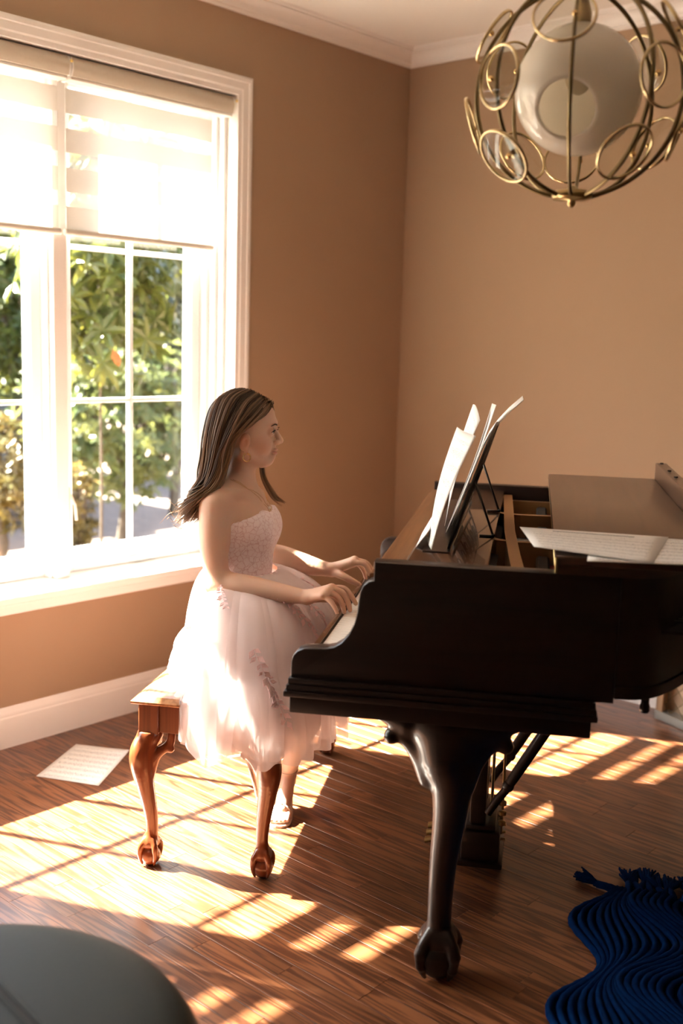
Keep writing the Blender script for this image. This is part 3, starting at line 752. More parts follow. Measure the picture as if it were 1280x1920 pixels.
# small peg hanging below the bentside
pp(MB().lathe([(0.010, 0.768), (0.009, 0.745), (0.011, 0.738), (0.012, 0.728), (0.009, 0.722), (0.004, 0.720)], 14, (0.952, VN+0.05, 0)), 'prop_peg', M_ebony, sm=True)

# cabriole legs, sculpted
def piano_leg_mesh():
    f = Field((-0.20, -0.10, -0.005), (0.20, 0.10, 0.70), 0.0042)
    f.chain([(0.0, 0, 0.10), (-0.002, 0, 0.17), (0.002, 0, 0.30), (0.012, 0, 0.42), (0.013, 0, 0.50), (0.0, 0, 0.56)], [0.030, 0.029, 0.033, 0.041, 0.052, 0.066], 0.02)
    f.ell((0.005, 0, 0.63), (0.095, 0.065, 0.075), 0.03)
    # scrolled ears front and rear
    for s in (-1, 1):
        f.chain([(s*0.045, 0, 0.50), (s*0.065, 0, 0.555), (s*0.095, 0, 0.595), (s*0.125, 0, 0.605)], [0.022, 0.024, 0.022, 0.019], 0.02)
        f.ell((s*0.134, 0, 0.597), (0.019, 0.024, 0.019), 0.006)
        f.chain([(s*0.10, 0, 0.64), (s*0.155, 0, 0.655)], [0.035, 0.022], 0.02)
    # paw: knuckles and toes gripping the ball
    f.ell((0, 0, 0.095), (0.044, 0.044, 0.036), 0.02)
    for k in range(4):
        a = math.radians(45 + 90*k); c, s = math.cos(a), math.sin(a)
        f.chain([(c*0.030, s*0.030, 0.115), (c*0.050, s*0.050, 0.088), (c*0.058, s*0.058, 0.060), (c*0.050, s*0.050, 0.030), (c*0.040, s*0.040, 0.008)], [0.016, 0.016, 0.0125, 0.010, 0.005], 0.008)
        f.ell((c*0.056, s*0.056, 0.075), (0.017, 0.017, 0.014), 0.004)
        f.ell((c*0.053, s*0.053, 0.040), (0.0145, 0.0145, 0.011), 0.003)
    f.clip(lambda X, Y, Z: Z - 0.668 + 0*X + 0*Y); f.clip(lambda X, Y, Z: 0.001 - Z + 0*X + 0*Y)
    return f.mesh('leg', 1)
plm = piano_leg_mesh(); plm.materials.append(M_piano)
blm = MB().sphere((0, 0, 0.054), 0.0535, 28, 18).mesh('ball_foot'); blm.materials.append(M_piano); blm.polygons.foreach_set('use_smooth', [True]*len(blm.polygons))
for u, v, rz in ((0.518, -3.005, 0), (0.518, -1.68, 0), (1.60, -1.98, 0.3)):
    o = bpy.data.objects.new('leg', plm); link(o, piano); o.location = (u-PB.x, v-PB.y, 0); o.rotation_euler = (0, 0, rz)
    b = bpy.data.objects.new('ball_foot', blm); link(b, o)
pp(MB().bbox((1.48, -2.10, 0.66), (1.72, -1.86, ZB+0.03), 0.004), 'leg_block', M_piano)
# pedal lyre
ly = empty('pedal_lyre', (0, 0, 0), parent=piano)
def lyp(mb, name, m_, au=30): return pp(mb, name, m_, ly, au=au)
lyp(MB().bbox((0.535, -2.48, 0.045), (0.645, -2.22, 0.135), 0.006, 2), 'lyre_box', M_piano)
lyp(MB().bbox((0.525, -2.49, 0.030), (0.655, -2.21, 0.046), 0.004, 2), 'lyre_plinth', M_piano)
lyp(MB().bbox((0.545, -2.47, 0.135), (0.632, -2.23, 0.150), 0.004, 2), 'lyre_cap', M_piano)
for v in (-2.44, -2.26):
    lyp(MB().bbox((0.556, v-0.022, 0.15), (0.602, v+0.022, 0.668), 0.006, 2), 'lyre_post', M_piano)
lyp(MB().bbox((0.545, -2.48, 0.60), (0.625, -2.22, 0.668), 0.006, 2), 'lyre_top_block', M_piano)
for i, v in enumerate((-2.40, -2.35, -2.30)):
    for du in (0.030, 0.062):
        lyp(MB().tube([(0.585+du, v, 0.10), (0.585+du, v, 0.66)], 0.0038, 8), 'pedal_rod', M_brass)
    pd = cr([(0.66, v, 0.085), (0.60, v, 0.078), (0.52, v, 0.072), (0.455, v, 0.064), (0.425, v, 0.058)], 5)
    lyp(MB().tube([tuple(p) for p in pd], [0.007+0.008*min(1, max(0, i_-7)/8) for i_ in range(len(pd))], 10, flat=0.5), 'pedal', M_brass, 60)
for z in (0.15, 0.18, 0.21): lyp(MB().lathe([(0.004, z), (0.011, z+0.002), (0.011, z+0.012), (0.004, z+0.014)], 12, (0.648, -2.45, 0)), 'rod_nut', M_brass)
for v in (-2.47, -2.23):
    q = [(0.607, v, 0.19), (0.632, v, 0.235), (0.652, v, 0.262), (0.672, v, 0.30), (0.705, v, 0.36), (0.80, v, 0.53), (0.86, v, 0.64), (0.90, v, 0.775)]
    lyp(MB().tube(q, [0.011, 0.0125, 0.012, 0.0155, 0.0165, 0.0165, 0.014, 0.012], 12), 'lyre_brace', M_piano, 60)
    lyp(MB().sphere((0.660, v, 0.278), 0.0175, 14, 10), 'brace_ring', M_piano, 60)

# metal music desk standing on the shelf
desk = empty('music_desk', (0, 0, 0), parent=piano)
DV0, DV1, DB = -2.86, -1.95, (0.484, 1.018)
def dk(h): return DB[0] + h*0.30, DB[1] + h*0.954
def dpt(v, h): a, b = dk(h); return (a, v, b)
def dp(pts, r, name='desk_wire'): return pp(MB().tube(pts, r, 6), name, M_steel, desk, sm=True)
dp([dpt(DV0+0.05, 0.0), dpt(DV0, 0.03), dpt(DV0, 0.20), dpt(DV0+0.1, 0.28), dpt(-2.4, 0.30), dpt(DV1-0.1, 0.28), dpt(DV1, 0.20), dpt(DV1, 0.03), dpt(DV1-0.05, 0.0)], 0.004, 'desk_frame')
dp([dpt(DV0, 0.04), dpt(DV1, 0.04)], 0.004, 'desk_frame')
for i in range(6):
    v = DV0 + 0.09 + i*0.145
    sc_ = [dpt(v + 0.055*math.cos(a)*(1-a/14), 0.15 + 0.10*math.sin(a)*(1-a/14)) for a in [k*0.45 for k in range(24)]]
    dp(sc_, 0.0025, 'desk_scroll')
    dp([dpt(v-0.07, 0.04), dpt(v-0.06, 0.15), dpt(v-0.07, 0.28)], 0.0025)
for v in (-2.60, -2.15):
    dp([dpt(v, 0.155), (0.585, v, 1.022)], 0.0032, 'desk_prop'); dp([(0.550, v, 1.020), (0.588, v, 1.020)], 0.0035, 'desk_prop_foot')
    pp(MB().sphere((0.586, v, 1.023), 0.005, 10, 8), 'desk_knob', M_ebony, desk, sm=True)
pp(MB().bbox((0.425, DV0, 1.0168), (0.492, DV1, 1.0205), 0.001), 'desk_ledge', M_piano, desk)

# ------------------------------------------------------------------ paper
def paper_mat(name, along, n, density=1.0, title=False):
    """white paper with printed staves: object coordinates, along = axis across the staves"""
    M = bpy.data.materials.new(name); M.use_nodes = True; nt = M.node_tree; N = nt.nodes; L = nt.links; b = N['Principled BSDF']
    tc = N.new('ShaderNodeTexCoord'); sp = N.new('ShaderNodeSeparateXYZ'); L.new(tc.outputs['UV'], sp.inputs[0])
    def math_(op, a, bb=None, c=None):
        q = N.new('ShaderNodeMath'); q.operation = op
        for i, x in enumerate((a, bb, c)):
            if x is None: continue
            if isinstance(x, (int, float)): q.inputs[i].default_value = x
            else: L.new(x, q.inputs[i])
        return q.outputs[0]
    v = sp.outputs['Y']; u = sp.outputs['X']
    sys_ = math_('FRACT', math_('MULTIPLY', v, n))               # one staff per period
    st = math_('MULTIPLY', math_('GREATER_THAN', sys_, 0.30), math_('LESS_THAN', sys_, 0.72))
    line = math_('LESS_THAN', math_('FRACT', math_('MULTIPLY', sys_, 11.0)), 0.22)
    nz = N.new('ShaderNodeTexNoise'); nz.inputs['Scale'].default_value = 1; nz.inputs['Detail'].default_value = 2
    mp = N.new('ShaderNodeMapping'); mp.inputs['Scale'].default_value = (55, 95, 1); L.new(tc.outputs['UV'], mp.inputs[0]); L.new(mp.outputs[0], nz.inputs[0])
    notes = math_('MULTIPLY', math_('GREATER_THAN', nz.outputs['Fac'], 0.60), math_('MULTIPLY', math_('GREATER_THAN', sys_, 0.16), math_('LESS_THAN', sys_, 0.86)))
    ink = math_('MAXIMUM', math_('MULTIPLY', st, math_('MULTIPLY', line, 0.55)), math_('MULTIPLY', notes, 0.9*density))
    mar = math_('MULTIPLY', math_('MULTIPLY', math_('GREATER_THAN', u, 0.07), math_('LESS_THAN', u, 0.93)), math_('MULTIPLY', math_('GREATER_THAN', v, 0.05), math_('LESS_THAN', v, 0.93 if not title else 0.80)))
    ink = math_('MULTIPLY', ink, mar)
    if title:
        n3 = N.new('ShaderNodeTexNoise'); m3 = N.new('ShaderNodeMapping'); m3.inputs['Scale'].default_value = (38, 24, 1); L.new(tc.outputs['UV'], m3.inputs[0]); L.new(m3.outputs[0], n3.inputs[0])
        tl = math_('MULTIPLY', math_('MULTIPLY', math_('GREATER_THAN', v, 0.86), math_('LESS_THAN', v, 0.92)), math_('MULTIPLY', math_('GREATER_THAN', u, 0.22), math_('LESS_THAN', u, 0.78)))
        ink = math_('MAXIMUM', ink, math_('MULTIPLY', tl, math_('MULTIPLY', math_('GREATER_THAN', n3.outputs['Fac'], 0.5), 0.9)))
    mx = N.new('ShaderNodeMix'); mx.data_type = 'RGBA'; mx.inputs['A'].default_value = (0.86, 0.86, 0.85, 1); mx.inputs['B'].default_value = (0.10, 0.11, 0.15, 1)
    L.new(ink, mx.inputs['Factor']); L.new(mx.outputs['Result'], b.inputs['Base Color']); b.inputs['Roughness'].default_value = 0.7; b.inputs['Specular IOR Level'].default_value = 0.2
    return M
M_music = paper_mat('printed_music', 1, 8); M_music2 = paper_mat('printed_music_title', 1, 8, 0.7, True); M_blank = mat('plain_paper', (0.84, 0.84, 0.83), 0.7, spec=0.2)
def sheet(name, fn, m_, parent=None, nu=10, nv=12, th=0.0012, base=Vector((0, 0, 0)), label=None, cat=None, group=None):
    """a curved sheet of paper with thickness; fn(s,t)->point, s across, t from bottom to top"""
    P = [[Vector(fn(i/nu, j/nv)) for i in range(nu+1)] for j in range(nv+1)]
    vs = []; uvs = []
    for j in range(nv+1):
        for i in range(nu+1):
            a = P[j][min(i+1, nu)] - P[j][max(i-1, 0)]; b = P[min(j+1, nv)][i] - P[max(j-1, 0)][i]
            n = a.cross(b).normalized(); vs.append((P[j][i], n)); uvs.append((i/nu, j/nv))
    W = nu+1; K = len(vs)
    V = [p - base for p, n in vs] + [p - base - n*th for p, n in vs]
    fs = []
    for j in range(nv):
        for i in range(nu):
            k = j*W+i; fs.append((k, k+1, k+W+1, k+W)); fs.append((K+k, K+k+W, K+k+W+1, K+k+1))
    rim = [i for i in range(W)] + [j*W+nu for j in range(1, nv+1)] + [nv*W+i for i in range(nu-1, -1, -1)] + [j*W for j in range(nv-1, 0, -1)]
    for a, b in zip(rim, rim[1:] + rim[:1]): fs.append((b, a, K+a, K+b))
    me = bpy.data.meshes.new(name); me.from_pydata([tuple(v) for v in V], [], fs); me.update()
    ul = me.uv_layers.new(name='UVMap'); uu = uvs + uvs
    for l in me.loops: ul.data[l.index].uv = uu[l.vertex_index]
    o = obj(name, me, m_, parent, True)
    if label: tag(o, label, cat, group)
    return o
def psheet(name, fn, m_, label, base, cat='sheet music', group=None):
    """top-level sheet given in piano coordinates"""
    o = sheet(name, fn, m_, None, base=Vector(base), label=label, cat=cat, group=group)
    o.location = uv(*base); o.rotation_euler = (0, 0, TH); return o
def lerp4(a, b, c, d, s, t):   # a bottom-left, b bottom-right, c top-right, d top-left
    a, b, c, d = map(Vector, (a, b, c, d)); return (a*(1-s)+b*s)*(1-t) + (d*(1-s)+c*s)*t
# big page turned towards the camera
psheet('music_page', lambda s, t: lerp4((0.424, -2.68, 1.026), (0.447, -2.868, 1.026), (0.541, -2.872, 1.306), (0.483, -2.68, 1.311), s, t) + Vector((-0.010*math.sin(t*math.pi) - 0.006*math.sin(s*math.pi), 0, 0)),
       M_music, 'white music page leaning on the desk, turned edge-on nearest the camera', (0.44, -2.78, 1.025), group='sheets on the music desk')
psheet('music_page', lambda s, t: lerp4((0.440, -2.30, 1.027), (0.450, -2.52, 1.027), (0.531, -2.50, 1.318 + 0.05*(1-s)), (0.503, -2.36, 1.352), s, t) + Vector((-0.012*math.sin(t*math.pi), 0, 0)),
       M_music, 'white page standing second on the desk, its rounded top above the first', (0.45, -2.4, 1.025), group='sheets on the music desk')
psheet('music_page', lambda s, t: lerp4((0.455, -2.25, 1.027), (0.462, -2.62, 1.027), (0.566, -2.60, 1.366), (0.556, -2.36, 1.357), s, t) + Vector((0.006*math.sin(t*math.pi) + 0.010*t*s, 0, 0)),
       M_blank, 'tall white page with pointed corner standing behind the front pages', (0.46, -2.4, 1.025), group='sheets on the music desk')
psheet('music_page', lambda s, t: lerp4((0.462, -2.15, 1.027), (0.468, -2.50, 1.027), (0.572, -2.46, 1.33), (0.566, -2.22, 1.33), s, t) + Vector((0.072*max(0, t-0.62)**2/0.1444, 0, 0.045*max(0, t-0.62)/0.38)),
       M_blank, 'thin page behind the others curling backwards over the desk top', (0.465, -2.3, 1.025), group='sheets on the music desk')
psheet('music_page', lambda s, t: lerp4((0.398, -2.60, 1.0195), (0.404, -2.82, 1.0195), (0.434, -2.80, 1.062), (0.424, -2.58, 1.068), s, t),
       M_blank, 'low white page slipping forward at the foot of the desk', (0.42, -2.7, 1.018), group='sheets on the music desk')
# loose sheets on the lid
zt = ZT + 0.0435
def flat(a, b, c, d, z, bow=0.004):
    return lambda s, t: lerp4((*a, z), (*b, z), (*c, z), (*d, z), s, t) + Vector((0, 0, bow*(1-s)*(1-0.3*t)))
psheet('sheet_music', flat((0.690, -3.085), (0.935, -3.150), (1.005, -2.81), (0.655, -2.82), zt+0.0026, 0.008), M_music2, 'top sheet of music lying on the folded lid, corner over the edge', (0.82, -2.95, zt), group='sheets on the lid')
psheet('sheet_music', flat((0.80, -3.165), (1.060, -3.135), (1.075, -2.83), (0.83, -2.80), zt+0.0012, 0.0), M_music, 'under sheet of music on the folded lid, poking out to the right', (0.93, -2.98, zt), group='sheets on the lid')

# sheet on the floor under the window
A_, B_, C_, D_ = (0.316, -2.296), (0.531, -2.191), (0.346, -1.921), (0.158, -2.025)
fs_ = sheet('sheet_music', lambda s, t: Vector((*(Vector(A_)*(1-s)*(1-t) + Vector(B_)*s*(1-t) + Vector(C_)*s*t + Vector(D_)*(1-s)*t), 0.0022 + 0.006*max(0, s*t-0.6))), M_music, base=Vector((0.338, -2.108, 0)),
            label='sheet of printed music lying on the oak floor under the window', cat='sheet music')
fs_.location = (0.338, -2.108, 0)

# ================================================================== piano bench
BB = Vector((-0.184, -2.137, 0))
bench = tag(empty('piano_bench', uv(*BB), TH), 'reddish wooden duet piano bench with ball-and-claw cabriole legs', 'bench')
def bp_(mb, name, m_, par=None, sm=False, au=None):
    mb.xf(lambda p: p - BB); o = mb.build(name, m_, par or bench, sm)
    if au: auto(o, au)
    return o
bu0, bu1, bv0, bv1 = -0.396, 0.028, -2.668, -1.606
top = MB()
rings = [(0.004, 0.494), (0.0, 0.498), (0.0, 0.503), (0.006, 0.508), (0.010, 0.510), (0.016, 0.5145), (0.030, 0.5165), (0.034, 0.518)]
vs = []; fs = []
for e, z in rings: vs += [(bu0+e, bv0+e, z), (bu1-e, bv0+e, z), (bu1-e, bv1-e, z), (bu0+e, bv1-e, z)]
for i in range(len(rings)-1):
    for j in range(4): fs.append((i*4+j, i*4+(j+1) % 4, (i+1)*4+(j+1) % 4, (i+1)*4+j))
fs += [(3, 2, 1, 0), tuple((len(rings)-1)*4+j for j in range(4))]
bp_(MB().add(vs, fs), 'seat_top', M_benchtop, au=25)
LU0, LU1, LV0, LV1 = -0.349, -0.019, -2.622, -1.652
for lo, hi in (((bu0+0.028, bv0+0.026, 0.408), (bu1-0.028, bv0+0.044, 0.494)), ((bu0+0.028, bv1-0.044, 0.408), (bu1-0.028, bv1-0.026, 0.494)),
               ((bu0+0.026, bv0+0.044, 0.408), (bu0+0.044, bv1-0.044, 0.494)), ((bu1-0.044, bv0+0.044, 0.408), (bu1-0.026, bv1-0.044, 0.494))):
    bp_(MB().bbox(lo, hi, 0.002), 'apron', M_bench)
def bench_leg_mesh():
    # local +x is the outward diagonal of the corner
    f = Field((-0.09, -0.09, -0.004), (0.09, 0.09, 0.425), 0.0032)
    f.chain([(0.012, 0, 0.385), (0.030, 0, 0.350), (0.031, 0, 0.310), (0.019, 0, 0.245), (0.004, 0, 0.17), (-0.002, 0, 0.11), (0.004, 0, 0.075)],
            [0.032, 0.034, 0.033, 0.026, 0.0205, 0.0175, 0.021], 0.014)
    f.ell((0.0, 0, 0.40), (0.034, 0.034, 0.03), 0.016)
    for s in (-1, 1):      # ears along both aprons
        a = math.radians(135)*s; c, q = math.cos(a), math.sin(a)
        f.chain([(0.012+c*0.012, q*0.012, 0.27), (0.016+c*0.030, q*0.030, 0.335), (c*0.052, q*0.052, 0.368), (c*0.060, q*0.060, 0.400)], [0.008, 0.013, 0.013, 0.011], 0.010)
        f.ell((c*0.056, q*0.056, 0.356), (0.0125, 0.0125, 0.0125), 0.003)
    f.ell((0.004, 0, 0.068), (0.026, 0.026, 0.020), 0.012)
    for k in range(4):
        a = math.radians(90*k); c, q = math.cos(a), math.sin(a)
        f.chain([(0.004+c*0.018, q*0.018, 0.078), (0.004+c*0.030, q*0.030, 0.060), (0.004+c*0.033, q*0.033, 0.038), (0.004+c*0.028, q*0.028, 0.016), (0.004+c*0.024, q*0.024, 0.006)], [0.0095, 0.0095, 0.0075, 0.0055, 0.003], 0.004)
        f.ell((0.004+c*0.031, q*0.031, 0.052), (0.009, 0.009, 0.0075), 0.002)
    f.clip(lambda X, Y, Z: Z - 0.410 + 0*X + 0*Y); f.clip(lambda X, Y, Z: 0.001 - Z + 0*X + 0*Y)
    return f.mesh('leg', 1)
blg = bench_leg_mesh(); blg.materials.append(M_bench)
bbl = MB().sphere((0.004, 0, 0.0305), 0.0303, 24, 14).mesh('ball_foot'); bbl.materials.append(M_bench); bbl.polygons.foreach_set('use_smooth', [True]*len(bbl.polygons))
for u, v, a in ((LU0, LV0, 225), (LU1, LV0, 315), (LU1, LV1, 45), (LU0, LV1, 135)):
    o = bpy.data.objects.new('leg', blg); link(o, bench); o.location = (u-BB.x, v-BB.y, 0); o.rotation_euler = (0, 0, math.radians(a))
    b = bpy.data.objects.new('ball_foot', bbl); link(b, o)
    su = 1 if u > -0.2 else -1; sv = 1 if v > -2 else -1
    bp_(MB().bbox((u-0.028-0.001, v-0.028-0.001, 0.404), (u+0.028+0.001, v+0.028+0.001, 0.494), 0.002), 'leg_block', M_bench)

# ================================================================== globe chandelier
CH = Vector((2.217, -2.176, 2.046)); RS = 0.2125
ch = tag(empty('globe_chandelier', (CH.x, CH.y, CH.z - RS)), 'round brass cage chandelier with clear glass discs around a white globe', 'chandelier')
CO = Vector((CH.x, CH.y, CH.z - RS))
def cp(mb, name, m_, par=None, sm=True): mb.xf(lambda p: p + (CH - CO)); return mb.build(name, m_, par or ch, sm)
M_opal = mat('opal_glass', (0.95, 0.94, 0.90), 0.16, coat=0.6, coat_r=0.05)
_n = M_opal.node_tree; _t = _n.nodes.new('ShaderNodeBsdfTranslucent'); _t.inputs[0].default_value = (0.95, 0.90, 0.80, 1); _m = _n.nodes.new('ShaderNodeMixShader'); _m.inputs[0].default_value = 0.45
_n.links.new(_n.nodes['Principled BSDF'].outputs[0], _m.inputs[1]); _n.links.new(_t.outputs[0], _m.inputs[2]); _n.links.new(_m.outputs[0], _n.nodes['Material Output'].inputs[0])
front = math.atan2(CAM.y - CH.y, CAM.x - CH.x)            # azimuth towards the viewer
NM = 8; M_rim = mat('brushed_rim', (0.60, 0.47, 0.26), 0.25, metal=1.0, var=(60, 0.2))
def merid(a, lat, r=RS): return Vector((r*math.cos(lat)*math.cos(a), r*math.cos(lat)*math.sin(a), r*math.sin(lat)))
for k in range(NM):
    a = front + math.radians(-4) + 2*math.pi*k/NM
    pts = [merid(a, math.radians(-82 + 164*i/40)) for i in range(41)]
    rod = cp(MB().tube([tuple(p) for p in pts], 0.0050, 8, up=merid(a, 0).cross(Vector((0, 0, 1))), flat=0.8), 'cage_rod', M_bronze)
    lats = {0: (27,), 4: (24, -28), 2: (34, -18), 6: (34, -20)}.get(k, (-3, -40) if k in (1, 7) else (24, -24))
    for j, lt in enumerate(lats):
        la = math.radians(lt + 3*math.sin(k*2.1+j)); c = merid(a, la, RS + 0.010); n = c.normalized()
        tgt = Vector((-math.sin(a), math.cos(a), 0)); upv = n.cross(tgt)
        off = c + tgt*(0.020 if (k + j) % 2 else -0.020)
        rr = 0.060
        d = MB().lathe([(0.0005, 0.002), (rr-0.010, 0.002), (rr-0.001, 0.0006), (rr-0.001, -0.0006), (rr-0.010, -0.002), (0.0005, -0.002)], 36)
        d.xf(lambda p: off + tgt*p.x + upv*p.y + n*p.z); dd = cp(d, 'glass_disc', M_disc, sm=False); auto(dd, 20)
        rg = MB(); N_ = 40
        vs = []; fs = []
        for i in range(N_):
            t = 2*math.pi*i/N_; rad = tgt*math.cos(t) + upv*math.sin(t)
            for q in range(6):
                b_ = 2*math.pi*q/6; vs.append(off + rad*(rr + 0.0028*math.cos(b_)) + n*(0.0042*math.sin(b_)))
        for i in range(N_):
            for q in range(6): fs.append((i*6+q, i*6+(q+1) % 6, ((i+1) % N_)*6+(q+1) % 6, ((i+1) % N_)*6+q))
        cp(MB().add(vs, fs), 'disc_rim', M_rim, dd)
        cp(MB().sphere(tuple(c + n*0.004), 0.0062, 12, 8), 'knob', M_gold, dd)
# hubs, stem and canopy
cp(MB().lathe([(0.004, -RS-0.020), (0.009, -RS-0.014), (0.008, -RS-0.006), (0.040, -RS-0.004), (0.043, -RS+0.002), (0.043, -RS+0.010), (0.036, -RS+0.014), (0.012, -RS+0.018), (0.008, -RS+0.024)], 32), 'bottom_hub', M_brass)
cp(MB().lathe([(0.008, RS-0.03), (0.036, RS-0.014), (0.043, RS-0.010), (0.043, RS-0.002), (0.02, RS+0.006), (0.012, RS+0.02)], 32), 'top_hub', M_brass)
cp(MB().lathe([(0.0075, RS), (0.0075, CEIL - CH.z - 0.02)], 14), 'stem', M_brass)
cp(MB().lathe([(0.010, CEIL-CH.z-0.045), (0.055, CEIL-CH.z-0.030), (0.062, CEIL-CH.z-0.002), (0.062, CEIL-CH.z-0.0005)], 32), 'canopy', M_brass)
cp(MB().lathe([(0.014, 0.105), (0.019, 0.112), (0.019, 0.16), (0.010, 0.19), (0.009, RS-0.02)], 20), 'lamp_holder', M_brass)
# white globe with a round opening
GR = 0.132
gdir = ((CAM - CH).normalized() - U_*0.40 - R_*0.25).normalized()
g0 = gdir.orthogonal().normalized(); g1 = gdir.cross(g0)
prof = [(GR*math.sin(a), GR*math.cos(a)) for a in [math.radians(27 + 153*i/40) for i in range(41)]]
prof[-1] = (0.0005, -GR)
inn = [(r*0.955, z*0.955) for r, z in prof[::-1]]
gl = MB().lathe(prof + inn, 56); gl.f = gl.f[:-2]
n_ = 56; tot = len(prof) + len(inn)
gl.f += [((tot-1)*n_+j, (tot-1)*n_+(j+1) % n_, (j+1) % n_, j) for j in range(n_)]
gl.xf(lambda p: g0*p.x + g1*p.y + gdir*p.z + Vector((0, 0, 0.006)))
cp(gl, 'white_globe', M_opal)
cp(MB().sphere((0, 0, 0.03), 0.028, 20, 12, (1, 1, 1.2)).lathe([(0.013, 0.05), (0.013, 0.12)], 16), 'bulb', mat('frosted_bulb', (0.75, 0.68, 0.55), 0.4))

# ================================================================== leather ottoman in the foreground
OC = Vector((2.065, -3.545, 0))
ott = tag(empty('leather_ottoman', OC), 'round dark green leather ottoman cut off at the lower left', 'ottoman')
R0 = 0.375
prof = [(0.02, 0.06), (R0-0.03, 0.06), (R0-0.008, 0.075), (R0, 0.12), (R0+0.004, 0.25), (R0, 0.37), (R0-0.004, 0.415), (R0-0.014, 0.447), (R0-0.038, 0.468), (R0-0.09, 0.480), (R0-0.2, 0.486), (0.02, 0.488)]
prof = [tuple(p) for p in cr(prof, 4)]
body = MB().lathe(prof, 96); body.build('cushion', M_leather, ott, True)
ring = lambda rr, zz, r: [(rr*math.cos(a), rr*math.sin(a), zz) for a in [2*math.pi*i/96 for i in range(97)]]
MB().tube(ring(R0-0.004, 0.418, 0), 0.006, 8, cap=False).build('piping', M_piping, ott, True)
MB().tube(ring(R0-0.008, 0.078, 0), 0.006, 8, cap=False).build('piping', M_piping, ott, True)
sa = math.radians(-6)      # stitched seam across the top
dirv = Vector((math.cos(sa), math.sin(sa), 0)); nrm = Vector((-dirv.y, dirv.x, 0))
def topz(r):
    for (r0, z0), (r1, z1) in zip(prof, prof[1:]):
        if z0 > 0.37 and r1 <= r <= r0: return z0 + (z1-z0)*(r0-r)/max(r0-r1, 1e-6)
    return 0.488
for o_, rad, m_, nm in ((0.0, 0.0035, M_inner, 'seam'), (0.008, 0.0045, M_leather, 'seam_welt'), (-0.008, 0.0045, M_leather, 'seam_welt')):
    pts = []
    for i in range(41):
        q = dirv*(-0.33 + 0.66*i/40) + nrm*(0.10 + o_)
        pts.append((q.x, q.y, topz(math.hypot(q.x, q.y)) - 0.001))
    MB().tube(pts, rad, 6).build(nm, m_, ott, True)
for k in range(4):
    a = math.radians(45+90*k); MB().lathe([(0.02, 0.0), (0.028, 0.062)], 16, (0.26*math.cos(a), 0.26*math.sin(a), 0)).build('foot', M_ebony, ott, True)

# ================================================================== blue rope rug
RO = Vector((2.055, -1.625, 0)); RA = Vector((0.918, 0.397, 0)); RBv = Vector((0.397, -0.918, 0))
rug = tag(empty('rope_rug', RO), 'wavy blue rope rug with a tasselled end lying on the floor', 'rug')
def rp_(a, b, z): return RA*a + RBv*b + Vector((0, 0, z))
LEN = 1.75; PER = 0.42
def a_out(b): return 0.045 + 0.048*math.cos(2*math.pi*(b-0.417)/PER)
def a_mid(b): return 0.205 + 0.062*math.cos(2*math.pi*(b-0.265)/PER)
def a_right(b): return 0.60 + 0.05*math.cos(2*math.pi*(b-0.2)/PER)
ropes = []
for j in range(10): ropes.append((lambda b, f=j/10: a_out(b)*(1-f) + a_mid(b)*f, 0.010 + 0.0015*(j % 2)))
for j in range(6): ropes.append((lambda b, o=j: a_mid(b) + o*0.0185, 0.016))
for j in range(12): ropes.append((lambda b, f=j/11: (a_mid(b)+0.115)*(1-f) + a_right(b)*f, 0.010 + 0.0015*(j % 2)))
for j, (fn, z) in enumerate(ropes):
    pts = [rp_(fn(b), b, z + 0.0007*math.sin(b*500)) for b in [i*LEN/150 for i in range(151)]]
    MB().tube([tuple(p) for p in pts], [0.0096 + 0.0009*math.sin(i*1.9) for i in range(151)], 7).build('rope', M_rug, rug, True)
P = [[tuple(rp_(a_out(b)*(1-s)+a_right(b)*s, b, 0.006)) for s in [k/12 for k in range(13)]] for b in [i*LEN/80 for i in range(81)]]
Pb = [[(p[0], p[1], 0.001) for p in r] for r in P]
mbk = MB().grid(P); mbk.grid([r[::-1] for r in Pb]); mbk.build('backing', M_rug, rug)
rg = random.Random(4)
for i in range(26):
    a = 0.058 + i*0.0205; b0 = 0.0
    ang = math.radians(rg.uniform(-28, 18) - (48 if i < 2 else 0)); L = rg.uniform(0.06, 0.09); dv = (-RBv*math.cos(ang) - RA*0 + RA*math.sin(ang)).normalized()
    p0 = rp_(a + 0.035, b0 + 0.02, 0.012); tb = MB()
    tb.tube([tuple(p0), tuple(p0 + dv*L*0.45 + Vector((0, 0, 0.004))), tuple(p0 + dv*L)], [0.010, 0.011, 0.010], 8)
    for q in range(40):
        d2 = (dv + RA*rg.uniform(-.55, .55) + Vector((0, 0, rg.uniform(-.12, .30)))).normalized(); e = p0 + dv*L + d2*rg.uniform(0.04, 0.065)
        e.z = max(e.z, 0.004); md = (p0 + dv*L*0.8)*0.5 + e*0.5; md.z = max(md.z + 0.003, 0.006)
        tb.tube([tuple(p0 + dv*L*0.8), tuple(md), tuple(e)], [0.0042, 0.0042, 0.0026], 5)
    tb.build('tassel', M_rug, rug, True)

